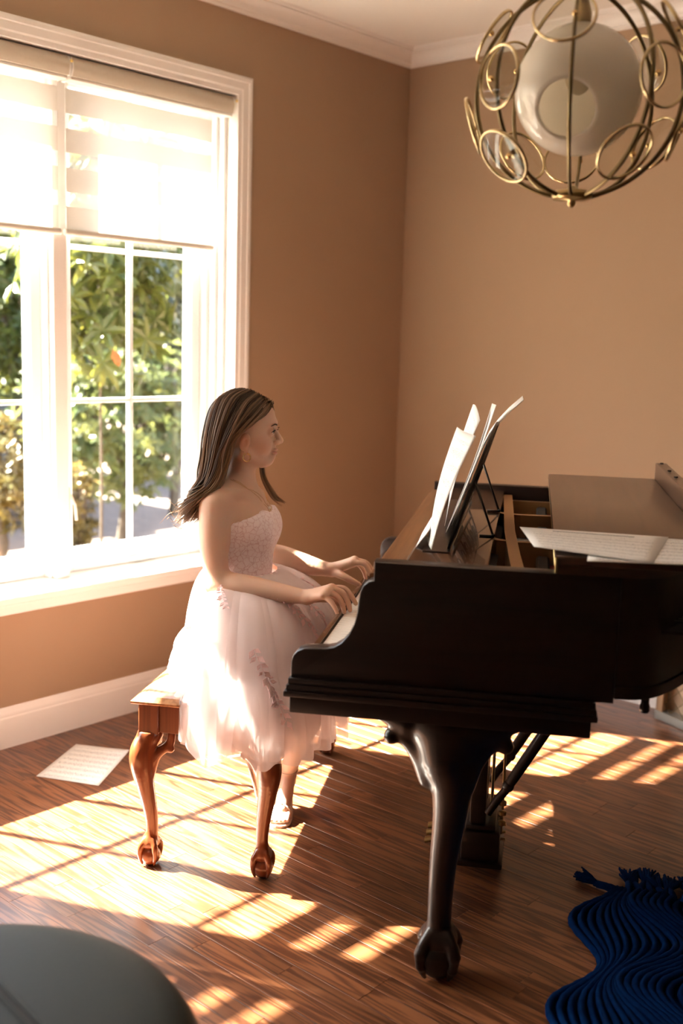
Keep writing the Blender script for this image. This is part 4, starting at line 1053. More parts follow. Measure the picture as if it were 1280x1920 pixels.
# ================================================================== lattice-front cabinet by the back wall
CB = Vector((1.545, -0.10, 0))
cab = tag(empty('lattice_cabinet', CB), 'low wooden cabinet with diamond wire front at the right edge', 'cabinet')
M_cab = wood('cabinet_oak', (0.20, 0.11, 0.055), (0.36, 0.22, 0.12), rough=0.45, axis=2, scale=2, coat=0.1)
M_cabin = mat('cabinet_lining', (0.50, 0.36, 0.24), 0.8)
M_wire = mat('lattice_wire', (0.30, 0.23, 0.13), 0.35, metal=1.0)
cx1, cd, chh = 0.95, 0.05, 0.72       # width, front plane offset, height
tilt = lambda p: Vector((p.x, p.y - 0.36*p.x, p.z))     # stands slightly askew to the wall
def cbp(mb, name, m_, par=None): mb.xf(tilt); return mb.build(name, m_, par or cab)
for x in (0.0, 0.46, cx1-0.045): cbp(MB().bbox((x, -0.03, 0.036), (x+0.036, 0.02, chh), 0.003), 'post', M_cab)
cbp(MB().bbox((-0.004, -0.034, 0.0), (cx1+0.004, 0.05, 0.036), 0.003), 'plinth', mat('plinth_grey', (0.30, 0.29, 0.26), 0.35, metal=0.4))
cbp(MB().bbox((0.045, -0.025, chh-0.05), (cx1-0.045, 0.015, chh), 0.003), 'top_rail', M_cab)
cbp(MB().box((0.01, 0.03, 0.036), (cx1-0.01, 0.05, chh)), 'back_panel', M_cabin)
cbp(MB().bbox((-0.01, -0.04, chh), (cx1+0.01, 0.06, chh+0.022), 0.004), 'cabinet_top', M_cab)
st = 0.068
for d in (1, -1):
    for i in range(-12, 26):
        x = i*st; pts = []
        z0, z1 = 0.038, chh-0.05
        # clip the slanted wire to the panel
        xa = x; xb = x + d*(z1-z0); ts = [0.0, 1.0]
        lo, hi = 0.036, cx1-0.045
        if xa == xb: continue
        t0 = (lo-xa)/(xb-xa); t1 = (hi-xa)/(xb-xa); t0, t1 = min(t0, t1), max(t0, t1)
        t0 = max(t0, 0); t1 = min(t1, 1)
        if t1 - t0 < 0.03: continue
        cbp(MB().tube([(xa+(xb-xa)*t0, -0.008 + 0.003*d, z0+(z1-z0)*t0), (xa+(xb-xa)*t1, -0.008 + 0.003*d, z0+(z1-z0)*t1)], 0.0022, 5), 'lattice_wire', M_wire)

# ================================================================== the girl at the piano
GB = Vector((-0.19, -2.26, 0)); VC = -2.26
girl = tag(empty('person', uv(*GB), TH), 'girl with long brown hair in a pale pink dress playing the piano', 'person')
def gobj(me, name, m_, par=None): me.name = name; return obj(name, me, m_, par or girl, True)
def gp(mb, name, m_, par=None, sm=True): mb.xf(lambda p: p - GB); return mb.build(name, m_, par or girl, sm)
# skin with a vertex tint for lips and cheeks
M_skin = bpy.data.materials.new('skin'); M_skin.use_nodes = True
_nt = M_skin.node_tree; _b = _nt.nodes['Principled BSDF']
_at = _nt.nodes.new('ShaderNodeAttribute'); _at.attribute_name = 'tint'
_nt.links.new(_at.outputs['Color'], _b.inputs['Base Color'])
_b.inputs['Roughness'].default_value = 0.48; _b.inputs['Specular IOR Level'].default_value = 0.35
_b.inputs['Subsurface Weight'].default_value = 0.25; _b.inputs['Subsurface Radius'].default_value = (0.012, 0.005, 0.003); _b.inputs['Subsurface Scale'].default_value = 0.6
M_eye = mat('eye_white', (0.75, 0.72, 0.70), 0.15); M_iris = mat('iris', (0.06, 0.035, 0.02), 0.1); M_lash = mat('lash', (0.012, 0.008, 0.006), 0.6); M_brow = mat('brow', (0.07, 0.035, 0.018), 0.7)
M_satin = thin('pink_lining', (0.95, 0.84, 0.84), (0.92, 0.80, 0.79), 0.25)
M_tulle = thin('pink_tulle', (0.97, 0.90, 0.90), (0.97, 0.90, 0.89), 0.45, alpha=0.55)
M_shoe = mat('pale_sandal', (0.70, 0.56, 0.47), 0.35, coat=0.3)

def torso(f):
    f.ell((-0.232, VC, 0.605), (0.118, 0.150, 0.105), 0.02)
    f.ell((-0.200, VC, 0.775), (0.094, 0.116, 0.12), 0.05)
    f.ell((-0.198, VC, 0.90), (0.098, 0.128, 0.12), 0.05)
    f.ell((-0.200, VC, 0.975), (0.092, 0.130, 0.085), 0.04)
    for s in (-1, 1): f.ell((-0.130, VC + s*0.050, 0.948), (0.043, 0.050, 0.050), 0.045)
    return f
body = Field((-0.42, -2.60, -0.01), (0.28, -1.92, 1.385), 0.0030)
torso(body)
# shoulders, neck
body.chain([(-0.236, VC-0.112, 1.028), (-0.225, VC, 1.046), (-0.236, VC+0.112, 1.028)], [0.040, 0.050, 0.040], 0.03)
body.cone((-0.205, VC, 1.085), (-0.236, VC-0.10, 1.040), 0.034, 0.032, 0.03); body.cone((-0.205, VC, 1.085), (-0.236, VC+0.10, 1.040), 0.034, 0.032, 0.03)
body.cone((-0.198, VC, 1.06), (-0.178, VC, 1.03), 0.045, 0.055, 0.03)
body.chain([(-0.207, VC, 1.05), (-0.196, VC, 1.11), (-0.188, VC, 1.17)], [0.047, 0.042, 0.044], 0.025)
for s in (-1, 1): body.cone((-0.142, VC+s*0.015, 1.048), (-0.20, VC+s*0.11, 1.060), 0.010, 0.011, 0.018)   # collar bones
HA = math.radians(11.0); HC, HS = math.cos(HA), math.sin(HA); HR = np.array([[HC, -HS, 0], [HS, HC, 0], [0, 0, 1.0]]); HO = np.array((-0.19, VC, 0))
def ht(p): return tuple(HR @ (np.array(p, float) - HO) + HO)
class Turned:
    """adds shapes to the body with the head's turn applied"""
    def ell(self, c, r, k=0.01, rot=None, cut=False): body.ell(ht(c), r, k, HR if rot is None else HR @ np.array(rot), cut)
    def cone(self, a, b, ra, rb, k=0.01, cut=False): body.cone(ht(a), ht(b), ra, rb, k, cut)
    def chain(self, pts, rs, k=0.01): body.chain([ht(p) for p in pts], rs, k)
headf = Turned()
# head
headf.ell((-0.187, VC, 1.262), (0.090, 0.073, 0.082), 0.01)
headf.ell((-0.148, VC, 1.290), (0.050, 0.060, 0.045), 0.02)
headf.ell((-0.152, VC, 1.204), (0.052, 0.052, 0.066), 0.025)
headf.ell((-0.119, VC, 1.1500), (0.0205, 0.021, 0.0165), 0.014)
for s in (-1, 1):
    headf.cone((-0.183, VC+s*0.047, 1.180), (-0.132, VC+s*0.016, 1.146), 0.015, 0.012, 0.02)      # jaw line
    headf.ell((-0.130, VC+s*0.033, 1.203), (0.024, 0.022, 0.025), 0.018)
    headf.ell((-0.088, VC+s*0.034, 1.2405), (0.016, 0.017, 0.0125), 0.012, cut=True)
headf.ell((-0.112, VC, 1.266), (0.025, 0.046, 0.016), 0.014)
headf.chain([(-0.099, VC, 1.256), (-0.0905, VC, 1.238), (-0.0785, VC, 1.2140)], [0.0085, 0.0080, 0.0108], 0.008)
for s in (-1, 1): headf.ell((-0.0865, VC+s*0.0115, 1.2075), (0.0095, 0.0075, 0.0075), 0.005)
headf.cone((-0.104, VC, 1.197), (-0.104, VC, 1.165), 0.013, 0.013, 0.012)
headf.ell((-0.0945, VC, 1.1850), (0.0110, 0.019, 0.0054), 0.003)
headf.ell((-0.0965, VC, 1.1742), (0.0110, 0.017, 0.0060), 0.003)
headf.ell((-0.0895, VC, 1.1797), (0.012, 0.030, 0.0012), 0.003, cut=True)
for s in (-1, 1):
    headf.ell((-0.083, VC+s*0.006, 1.2005), (0.004, 0.0032, 0.0032), 0.003, cut=True)
    # eyelids
    headf.ell((-0.1075, VC+s*0.031, 1.2415), (0.0142, 0.0152, 0.0140), 0.004)
    headf.ell((-0.0915, VC+s*0.034, 1.2405), (0.0095, 0.0135, 0.0045), 0.002, cut=True)
    # ears
    rot = Matrix.Rotation(math.radians(14), 3, 'Y') @ Matrix.Rotation(s*math.radians(14), 3, 'Z')
    headf.ell((-0.180, VC+s*0.0765, 1.213), (0.0165, 0.0085, 0.027), 0.003, rot=np.array(rot))
    headf.ell((-0.175, VC+s*0.0845, 1.215), (0.0095, 0.0055, 0.0165), 0.003, rot=np.array(rot), cut=True)
    headf.ell((-0.173, VC+s*0.0755, 1.186), (0.0080, 0.0055, 0.0090), 0.004)
    headf.chain([(-0.182, VC+s*0.081, 1.227), (-0.170, VC+s*0.081, 1.221), (-0.169, VC+s*0.080, 1.206)], [0.003, 0.003, 0.003], 0.003)

def hand(f, wrist, ks, fingers, thumb, side):
    for kx, r in zip(ks, (0.0135, 0.0140, 0.0135, 0.0120)): f.cone(wrist, kx, 0.0165, r, 0.010)
    f.chain([ks[0], ks[1], ks[2], ks[3]], [0.0115, 0.012, 0.0115, 0.0105], 0.006)
    for fi, r in zip(fingers, ((0.0095, 0.0086, 0.0078, 0.0066), (0.0097, 0.0088, 0.0080, 0.0068), (0.0093, 0.0084, 0.0076, 0.0064), (0.0082, 0.0074, 0.0066, 0.0056))):
        f.chain(fi, r, 0.0025)
    f.chain(thumb, [0.0140, 0.0118, 0.0100, 0.0078], 0.006)
# right arm (nearest the camera) and hand
body.chain([(-0.240, VC-0.126, 1.018), (-0.234, -2.412, 0.94), (-0.222, -2.432, 0.86), (-0.210, -2.440, 0.805)], [0.046, 0.044, 0.038, 0.0355], 0.025)
body.chain([(-0.212, -2.440, 0.803), (-0.150, -2.447, 0.800), (-0.075, -2.457, 0.797), (0.02, -2.470, 0.792), (0.062, -2.477, 0.790)], [0.0355, 0.0395, 0.034, 0.0245, 0.0205], 0.018)
kR = [(0.132, -2.461, 0.818), (0.134, -2.480, 0.821), (0.128, -2.498, 0.817), (0.117, -2.513, 0.808)]
fR = [[kR[0], (0.166, -2.459, 0.819), (0.188, -2.460, 0.800), (0.203, -2.462, 0.778)],
      [kR[1], (0.167, -2.482, 0.812), (0.184, -2.485, 0.787), (0.191, -2.487, 0.764)],
      [kR[2], (0.157, -2.503, 0.804), (0.172, -2.506, 0.782), (0.178, -2.508, 0.762)],
      [kR[3], (0.141, -2.521, 0.793), (0.154, -2.525, 0.777), (0.162, -2.527, 0.761)]]
hand(body, (0.064, -2.476, 0.790), kR, fR, [(0.078, -2.462, 0.786), (0.112, -2.442, 0.782), (0.140, -2.434, 0.773), (0.162, -2.432, 0.764)], -1)
# left arm and hand
body.chain([(-0.240, VC+0.126, 1.018), (-0.225, -2.100, 0.94), (-0.195, -2.070, 0.87), (-0.170, -2.060, 0.825)], [0.048, 0.045, 0.040, 0.036], 0.025)
body.chain([(-0.170, -2.060, 0.824), (-0.110, -2.068, 0.815), (-0.04, -2.080, 0.803), (0.03, -2.092, 0.795), (0.066, -2.098, 0.793)], [0.036, 0.041, 0.036, 0.025, 0.0215], 0.018)
kL = [(0.136, -2.117, 0.824), (0.138, -2.098, 0.829), (0.133, -2.080, 0.824), (0.122, -2.065, 0.815)]
fL = [[kL[0], (0.171, -2.121, 0.824), (0.190, -2.122, 0.801), (0.198, -2.121, 0.776)],
      [kL[1], (0.176, -2.098, 0.822), (0.194, -2.098, 0.795), (0.200, -2.098, 0.769)],
      [kL[2], (0.167, -2.077, 0.815), (0.185, -2.076, 0.790), (0.191, -2.076, 0.766)],
      [kL[3], (0.148, -2.060, 0.806), (0.163, -2.058, 0.785), (0.170, -2.058, 0.764)]]
hand(body, (0.066, -2.098, 0.793), kL, fL, [(0.080, -2.112, 0.788), (0.112, -2.136, 0.782), (0.140, -2.146, 0.772), (0.163, -2.150, 0.763)], 1)
# legs: thighs forward, feet drawn back under the bench
body.chain([(-0.20, VC-0.075, 0.598), (-0.04, VC-0.070, 0.592), (0.115, VC-0.055, 0.555)], [0.080, 0.072, 0.052], 0.03)
body.chain([(-0.20, VC+0.075, 0.598), (-0.04, VC+0.070, 0.592), (0.115, VC+0.055, 0.555)], [0.080, 0.072, 0.052], 0.03)
body.chain([(0.115, VC-0.055, 0.548), (0.045, -2.275, 0.375), (-0.02, -2.20, 0.215), (-0.047, -2.165, 0.130)], [0.050, 0.046, 0.032, 0.0245], 0.02)
body.chain([(0.115, VC+0.055, 0.548), (0.02, -2.20, 0.42), (-0.085, -2.185, 0.275), (-0.135, -2.180, 0.205)], [0.050, 0.044, 0.030, 0.0245], 0.02)
# right foot: seen from the toes
body.chain([(-0.047, -2.165, 0.130), (-0.052, -2.150, 0.092)], [0.0245, 0.0245], 0.01)
body.chain([(-0.048, -2.170, 0.118), (-0.046, -2.205, 0.075), (-0.046, -2.245, 0.034)], [0.024, 0.025, 0.0225], 0.014)
body.chain([(-0.052, -2.150, 0.090), (-0.048, -2.235, 0.034)], [0.022, 0.020], 0.014)
for i, (du, L) in enumerate(((-0.022, 0.046), (-0.008, 0.050), (0.003, 0.047), (0.013, 0.043), (0.022, 0.036))):
    r = 0.0095 if i == 0 else 0.0072
    body.chain([(-0.046+du*0.9, -2.250, 0.031), (-0.046+du*1.05, -2.250-L*0.55, 0.026), (-0.046+du*1.1, -2.250-L, 0.018)], [r, r, r*0.95], 0.0025)
# left foot: heel lifted, standing on the toes
body.chain([(-0.135, -2.180, 0.205), (-0.158, -2.180, 0.190)], [0.0245, 0.0235], 0.01)
body.chain([(-0.135, -2.180, 0.200), (-0.118, -2.180, 0.13), (-0.105, -2.180, 0.055)], [0.024, 0.024, 0.022], 0.014)
body.chain([(-0.158, -2.180, 0.190), (-0.126, -2.180, 0.055)], [0.021, 0.020], 0.014)
for i, dv in enumerate((-0.022, -0.008, 0.003, 0.013, 0.022)):
    r = 0.0072 if i else 0.0092
    body.chain([(-0.108, -2.180+dv*0.9, 0.048), (-0.092, -2.180+dv, 0.026), (-0.072, -2.180+dv*1.05, 0.017)], [r, r, r*0.95], 0.0025)
bme = body.mesh('body', 0, GB)
# colour
_ = 0; nV = len(bme.vertices); C_ = np.zeros(nV*3); bme.vertices.foreach_get('co', C_); C_ = C_.reshape(-1, 3) + np.array(GB)
col = np.tile(np.array([0.66, 0.425, 0.31]), (nV, 1))
def spot(c, r, rgb, w_):
    d = np.sqrt((((C_ - np.array(ht(c)))/np.array(r))**2).sum(1)); f = np.clip(1.25 - d, 0, 1)[:, None]*w_; col[:] = col*(1-f) + np.array(rgb)*f
spot((-0.093, VC, 1.1795), (0.014, 0.021, 0.0095), (0.45, 0.15, 0.125), 0.8)
for s in (-1, 1):
    spot((-0.118, VC+s*0.048, 1.205), (0.03, 0.03, 0.028), (0.58, 0.26, 0.175), 0.45)
    spot((-0.180, VC+s*0.080, 1.21), (0.02, 0.015, 0.03), (0.55, 0.22, 0.145), 0.5)
    spot((-0.095, VC+s*0.032, 1.249), (0.010, 0.016, 0.006), (0.30, 0.17, 0.13), 0.5)
ca = bme.color_attributes.new('tint', 'FLOAT_COLOR', 'POINT')
ca.data.foreach_set('color', np.concatenate([col, np.ones((nV, 1))], 1).ravel().tolist())
gobj(bme, 'body', M_skin)
for s in (-1, 1):
    e = gp(MB().sphere(ht((-0.1085, VC+s*0.031, 1.2410)), 0.0124, 20, 12), 'eye', M_eye)
    gp(MB().sphere(ht((-0.1015, VC+s*0.0318, 1.2410)), 0.0062, 14, 10), 'iris', M_iris, e)
    gp(MB().tube([ht(q) for q in [(-0.1030, VC+s*0.0455, 1.2410), (-0.0965, VC+s*0.042, 1.2450), (-0.0925, VC+s*0.034, 1.2470), (-0.0935, VC+s*0.024, 1.2450), (-0.0975, VC+s*0.019, 1.2410)]], [0.0008, 0.0017, 0.0019, 0.0014, 0.0008], 6), 'eyelash', M_lash)
    gp(MB().tube([ht(q) for q in [(-0.0860, VC+s*0.040, 1.2490), (-0.0820, VC+s*0.036, 1.2515)]], [0.0013, 0.0005], 5), 'eyelash', M_lash)
    gp(MB().tube([ht(q) for q in [(-0.1040, VC+s*0.0500, 1.2600), (-0.0935, VC+s*0.040, 1.2655), (-0.0888, VC+s*0.027, 1.2640), (-0.0880, VC+s*0.015, 1.2610)]], [0.0010, 0.0022, 0.0025, 0.0016], 6), 'eyebrow', M_brow)

# --- hair: underlying mass plus locks
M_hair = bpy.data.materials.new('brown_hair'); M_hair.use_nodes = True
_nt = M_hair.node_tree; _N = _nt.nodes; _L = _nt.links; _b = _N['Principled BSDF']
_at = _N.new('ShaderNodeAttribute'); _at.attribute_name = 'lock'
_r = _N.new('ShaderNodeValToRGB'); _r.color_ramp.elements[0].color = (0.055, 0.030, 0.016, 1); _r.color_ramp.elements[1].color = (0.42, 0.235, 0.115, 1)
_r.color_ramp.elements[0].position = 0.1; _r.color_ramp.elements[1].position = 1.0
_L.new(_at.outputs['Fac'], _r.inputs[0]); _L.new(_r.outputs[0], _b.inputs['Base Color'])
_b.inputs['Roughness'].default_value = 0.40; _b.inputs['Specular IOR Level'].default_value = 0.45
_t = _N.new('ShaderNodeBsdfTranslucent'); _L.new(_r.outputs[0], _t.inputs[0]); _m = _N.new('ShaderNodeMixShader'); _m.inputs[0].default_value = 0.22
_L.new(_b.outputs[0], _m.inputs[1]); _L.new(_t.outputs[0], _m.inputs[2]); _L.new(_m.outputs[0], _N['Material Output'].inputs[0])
hair = empty('hair', (0, 0, 0), parent=girl)
S0 = [(-0.106, VC-0.006, 1.318), (-0.124, VC-0.048, 1.287), (-0.166, VC-0.074, 1.258), (-0.209, VC-0.080, 1.228), (-0.228, VC-0.084, 1.160), (-0.236, VC-0.098, 1.095), (-0.268, VC-0.126, 1.066), (-0.312, VC-0.120, 1.030), (-0.338, VC-0.10, 0.985)]
S1 = [(-0.185, VC-0.004, 1.354), (-0.222, VC-0.052, 1.328), (-0.248, VC-0.078, 1.250), (-0.262, VC-0.088, 1.170), (-0.268, VC-0.098, 1.105), (-0.280, VC-0.112, 1.068), (-0.300, VC-0.122, 1.032), (-0.318, VC-0.112, 0.995), (-0.340, VC-0.10, 0.965)]
S2 = [(-0.245, VC-0.000, 1.338), (-0.276, VC-0.010, 1.300), (-0.292, VC-0.015, 1.235), (-0.300, VC-0.018, 1.170), (-0.304, VC-0.02, 1.110), (-0.306, VC-0.03, 1.060), (-0.308, VC-0.04, 1.020), (-0.312, VC-0.05, 0.992), (-0.320, VC-0.05, 0.972)]
def guide(s):
    a, b, c = (np.array(x) for x in (S0, S1, S2))
    g = a*(2*(s-.5)*(s-1)) + b*(4*s*(1-s)) + c*(2*s*(s-.5))
    for j, f in enumerate((1, 1, 0.9, 0.7, 0.3)): g[j] = g[j]*(1-f) + np.array(ht(g[j]))*f
    return g
# solid mass
hf = Field((-0.42, VC-0.16, 0.95), (-0.07, VC+0.16, 1.375), 0.004)
hf.ell((-0.190, VC, 1.264), (0.098, 0.081, 0.090), 0.0)
def hairline(X, Y, Z):
    x = (X - HO[0])*HC + (Y - HO[1])*HS + HO[0]; return np.minimum(x + 0.218, (x + 0.108) - (Z - 1.318)*1.30)
hf.clip(hairline)
for s in (0.15, 0.4, 0.6, 0.8, 1.0):
    g = guide(s)
    for sg in (-1, 1):
        q = g.copy(); q[:, 1] = VC + sg*(VC - q[:, 1]); q[:, 1] = VC + (q[:, 1]-VC)*0.86
        hf.chain([tuple(p) for p in q[2:7]], [0.012, 0.017, 0.020, 0.019, 0.011], 0.02)
hme = hf.mesh('hair_mass', 2, GB)
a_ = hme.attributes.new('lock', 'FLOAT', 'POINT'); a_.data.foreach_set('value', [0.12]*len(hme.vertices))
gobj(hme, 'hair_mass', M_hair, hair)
rg = np.random.RandomState(11); locks = MB(); lv = []
def add_lock(P, r, tone, n=5):
    k0 = len(locks.v); m_ = len(P)
    rr = [r*(0.55 + 0.45*min(1, i/(m_*0.25)))*(1 if i < m_*0.75 else max(0.15, 1-(i-m_*0.75)/(m_*0.27))) for i in range(m_)]
    locks.tube([tuple(p) for p in P], rr, n, cap=False)
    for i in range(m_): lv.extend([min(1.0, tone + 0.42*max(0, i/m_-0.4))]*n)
for side in (-1, 1):
    for i in range(620 if side < 0 else 330):
        s = rg.rand()**0.9; g = guide(s); lay = rg.rand(); cl = int(s*22 + 0.35*rg.rand()); crg = np.random.RandomState(100*(side+2) + cl); cJ = crg.normal(0, 1, 3); cph = crg.rand()*6.28; ctone = crg.rand()
        out = 0.004 + 0.010*lay
        J = rg.normal(0, 1, 3)*0.55 + cJ*1.0
        for j in range(len(g)):
            t = j/(len(g)-1); c = np.array((-0.190, VC, 1.255)) if j < 4 else np.array((-0.25, VC, g[j][2]))
            n_ = g[j]-c; n_ /= max(np.linalg.norm(n_), 1e-6)
            g[j] = g[j] + n_*(out - 0.012*t*(1-lay)) + np.array((J[0]*0.007, J[1]*0.006, J[2]*0.005))*(0.15 + t*1.5)
        P = np.array(cr(list(g), 4)); tt = np.linspace(0, 1, len(P))[:, None]
        ph = cph + rg.normal(0, .25); amp = 0.020*np.clip(tt-0.40, 0, 1)*1.6*(0.7+0.6*crg.rand())
        P = P + amp*np.concatenate([np.sin(tt*15+ph), 0.8*np.cos(tt*15+ph), 0.4*np.sin(tt*15+ph+1)], 1)
        if side > 0: P[:, 1] = 2*VC - P[:, 1]
        L = int(len(P)*rg.uniform(0.82, 1.0)); P = P[:L]
        add_lock(P, rg.uniform(0.0014, 0.0030), float(np.clip(0.05 + 0.45*ctone**1.6 + 0.30*rg.rand()**2, 0, 1)))
# lock falling in front of the far shoulder
for i in range(60):
    J = rg.normal(0, 1, 3)*0.0035
    g = np.array([(-0.150, VC+0.078, 1.22), (-0.150, VC+0.072, 1.150), (-0.145, VC+0.072, 1.10), (-0.128, VC+0.080, 1.060), (-0.105, VC+0.090, 1.025), (-0.075, VC+0.095, 1.008)])
    g = g + J*np.linspace(0.4, 1.8, len(g))[:, None]; P = np.array(cr(list(g), 4)); P = P[:int(len(P)*rg.uniform(.75, 1))]
    add_lock(P, rg.uniform(0.0014, 0.0026), float(0.25 + 0.5*rg.rand()))
# fly-away curls
for i in range(46):
    c = np.array((-0.330, VC-0.10, 0.985)) + rg.normal(0, 1, 3)*np.array((0.012, 0.015, 0.016)); d = np.array((-1.0, rg.normal(0, .5), rg.normal(-.1, .6))); d /= np.linalg.norm(d)
    L = rg.uniform(0.02, 0.05); P = [c + d*L*t + np.array((0, 0, 0.012*math.sin(t*3+i))) for t in np.linspace(0, 1, 8)]
    add_lock(np.array(P), 0.0007, 0.8, 4)
lme = locks.xf(lambda p: p - GB).mesh('hair_locks', False)
a_ = lme.attributes.new('lock', 'FLOAT', 'POINT'); a_.data.foreach_set('value', lv)
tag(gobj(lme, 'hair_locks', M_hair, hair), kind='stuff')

# --- jewellery
gp(MB().tube([ht((-0.173 + 0.011*math.sin(a), VC-0.083 + 0.002*math.cos(a), 1.168 + 0.0115*math.cos(a))) for a in [2*math.pi*i/28 for i in range(28)]] , 0.0019, 8), 'hoop_earring', M_gold)
nk = empty('necklace', (0, 0, 0), parent=girl)
def chain_pts(drop, w_, n=22):
    out = []
    for i in range(n+1):
        t = -1 + 2*i/n; s = abs(t)
        out.append((-0.112 - 0.098*s**1.7 - (0.0 if drop > 1.0 else -0.012), VC + t*w_, drop + (1.098-drop)*s**1.15))
    return out
for drop, w_ in ((1.013, 0.062), (0.990, 0.066)):
    # follow the chest: push each point just outside the body surface
    pts = []
    for p in chain_pts(drop, w_):
        q = np.array(p, float)
        for k in range(60):
            ix = np.round((q - body.lo)/body.res).astype(int)
            if (ix < 0).any() or (ix >= body.n).any(): break
            d = float(body.a[tuple(ix)])
            if d > 0.0035: q[0] -= 0.002
            elif d < 0.0005: q[0] += 0.002
            else: break
        pts.append(tuple(q))
    gp(MB().tube(pts, 0.0006, 5), 'chain', M_gold, nk)
    if drop > 1.0: gp(MB().sphere((pts[11][0]+0.004, pts[11][1], pts[11][2]-0.004), 0.0042, 12, 8), 'pendant', mat('pearl', (0.85, 0.80, 0.72), 0.15), nk)

# --- dress
dress = empty('dress', (0, 0, 0), parent=girl)
M_lace = bpy.data.materials.new('pink_lace'); M_lace.use_nodes = True
_nt = M_lace.node_tree; _N = _nt.nodes; _L = _nt.links; _b = _N['Principled BSDF']
_tc = _N.new('ShaderNodeTexCoord'); _v = _N.new('ShaderNodeTexVoronoi'); _v.feature = 'DISTANCE_TO_EDGE'; _v.inputs['Scale'].default_value = 62
_ns = _N.new('ShaderNodeTexNoise'); _ns.inputs['Scale'].default_value = 25; _ns.inputs['Detail'].default_value = 3
_vm = _N.new('ShaderNodeVectorMath'); _vm.operation = 'MULTIPLY_ADD'; _vm.inputs[1].default_value = (0.03, 0.03, 0.03)
_L.new(_tc.outputs['Object'], _ns.inputs['Vector']); _L.new(_ns.outputs['Color'], _vm.inputs[0]); _L.new(_tc.outputs['Object'], _vm.inputs[2]); _L.new(_vm.outputs[0], _v.inputs['Vector'])
_v2 = _N.new('ShaderNodeTexVoronoi'); _v2.feature = 'DISTANCE_TO_EDGE'; _v2.inputs['Scale'].default_value = 240; _L.new(_vm.outputs[0], _v2.inputs['Vector'])
_mn = _N.new('ShaderNodeMath'); _mn.operation = 'MULTIPLY_ADD'; _mn.inputs[1].default_value = 0.35; _L.new(_v2.outputs['Distance'], _mn.inputs[0]); _L.new(_v.outputs['Distance'], _mn.inputs[2])
_rp = _N.new('ShaderNodeValToRGB'); _rp.color_ramp.elements[0].position = 0.02; _rp.color_ramp.elements[1].position = 0.13
_rp.color_ramp.elements[0].color = (0.74, 0.50, 0.51, 1); _rp.color_ramp.elements[1].color = (0.94, 0.79, 0.80, 1)
_L.new(_mn.outputs[0], _rp.inputs[0]); _L.new(_rp.outputs[0], _b.inputs['Base Color']); _b.inputs['Roughness'].default_value = 0.7; _b.inputs['Sheen Weight'].default_value = 0.2
_bp = _N.new('ShaderNodeBump'); _bp.inputs['Strength'].default_value = 0.7; _bp.inputs['Distance'].default_value = 0.003
_L.new(_rp.outputs[0], _bp.inputs['Height']); _L.new(_bp.outputs[0], _b.inputs['Normal'])
bf = Field((-0.36, VC-0.19, 0.74), (-0.02, VC+0.19, 1.05), 0.0036)
torso(bf); bf.a -= 0.0075
def necktop(X, Y, Z):
    s = np.abs(Y - VC)
    top = 0.996 - 0.36*np.clip(-0.125 - X, 0, 1) + 0.012*np.exp(-((s-0.058)/0.026)**2)*(X > -0.17)
    return Z - top - 0.0012*np.sin(Y*420) - 0.0010*np.sin(X*480)
bf.clip(necktop); bf.clip(lambda X, Y, Z: 0.775 - Z + 0*X + 0*Y)
gobj(bf.mesh('bodice', 1, GB), 'bodice', M_lace, dress)
# thin clear strap over the near shoulder
st_ = cr([(-0.118, VC-0.068, 1.000), (-0.140, VC-0.078, 1.035), (-0.175, VC-0.088, 1.072), (-0.225, VC-0.095, 1.096), (-0.285, VC-0.090, 1.060)], 5)

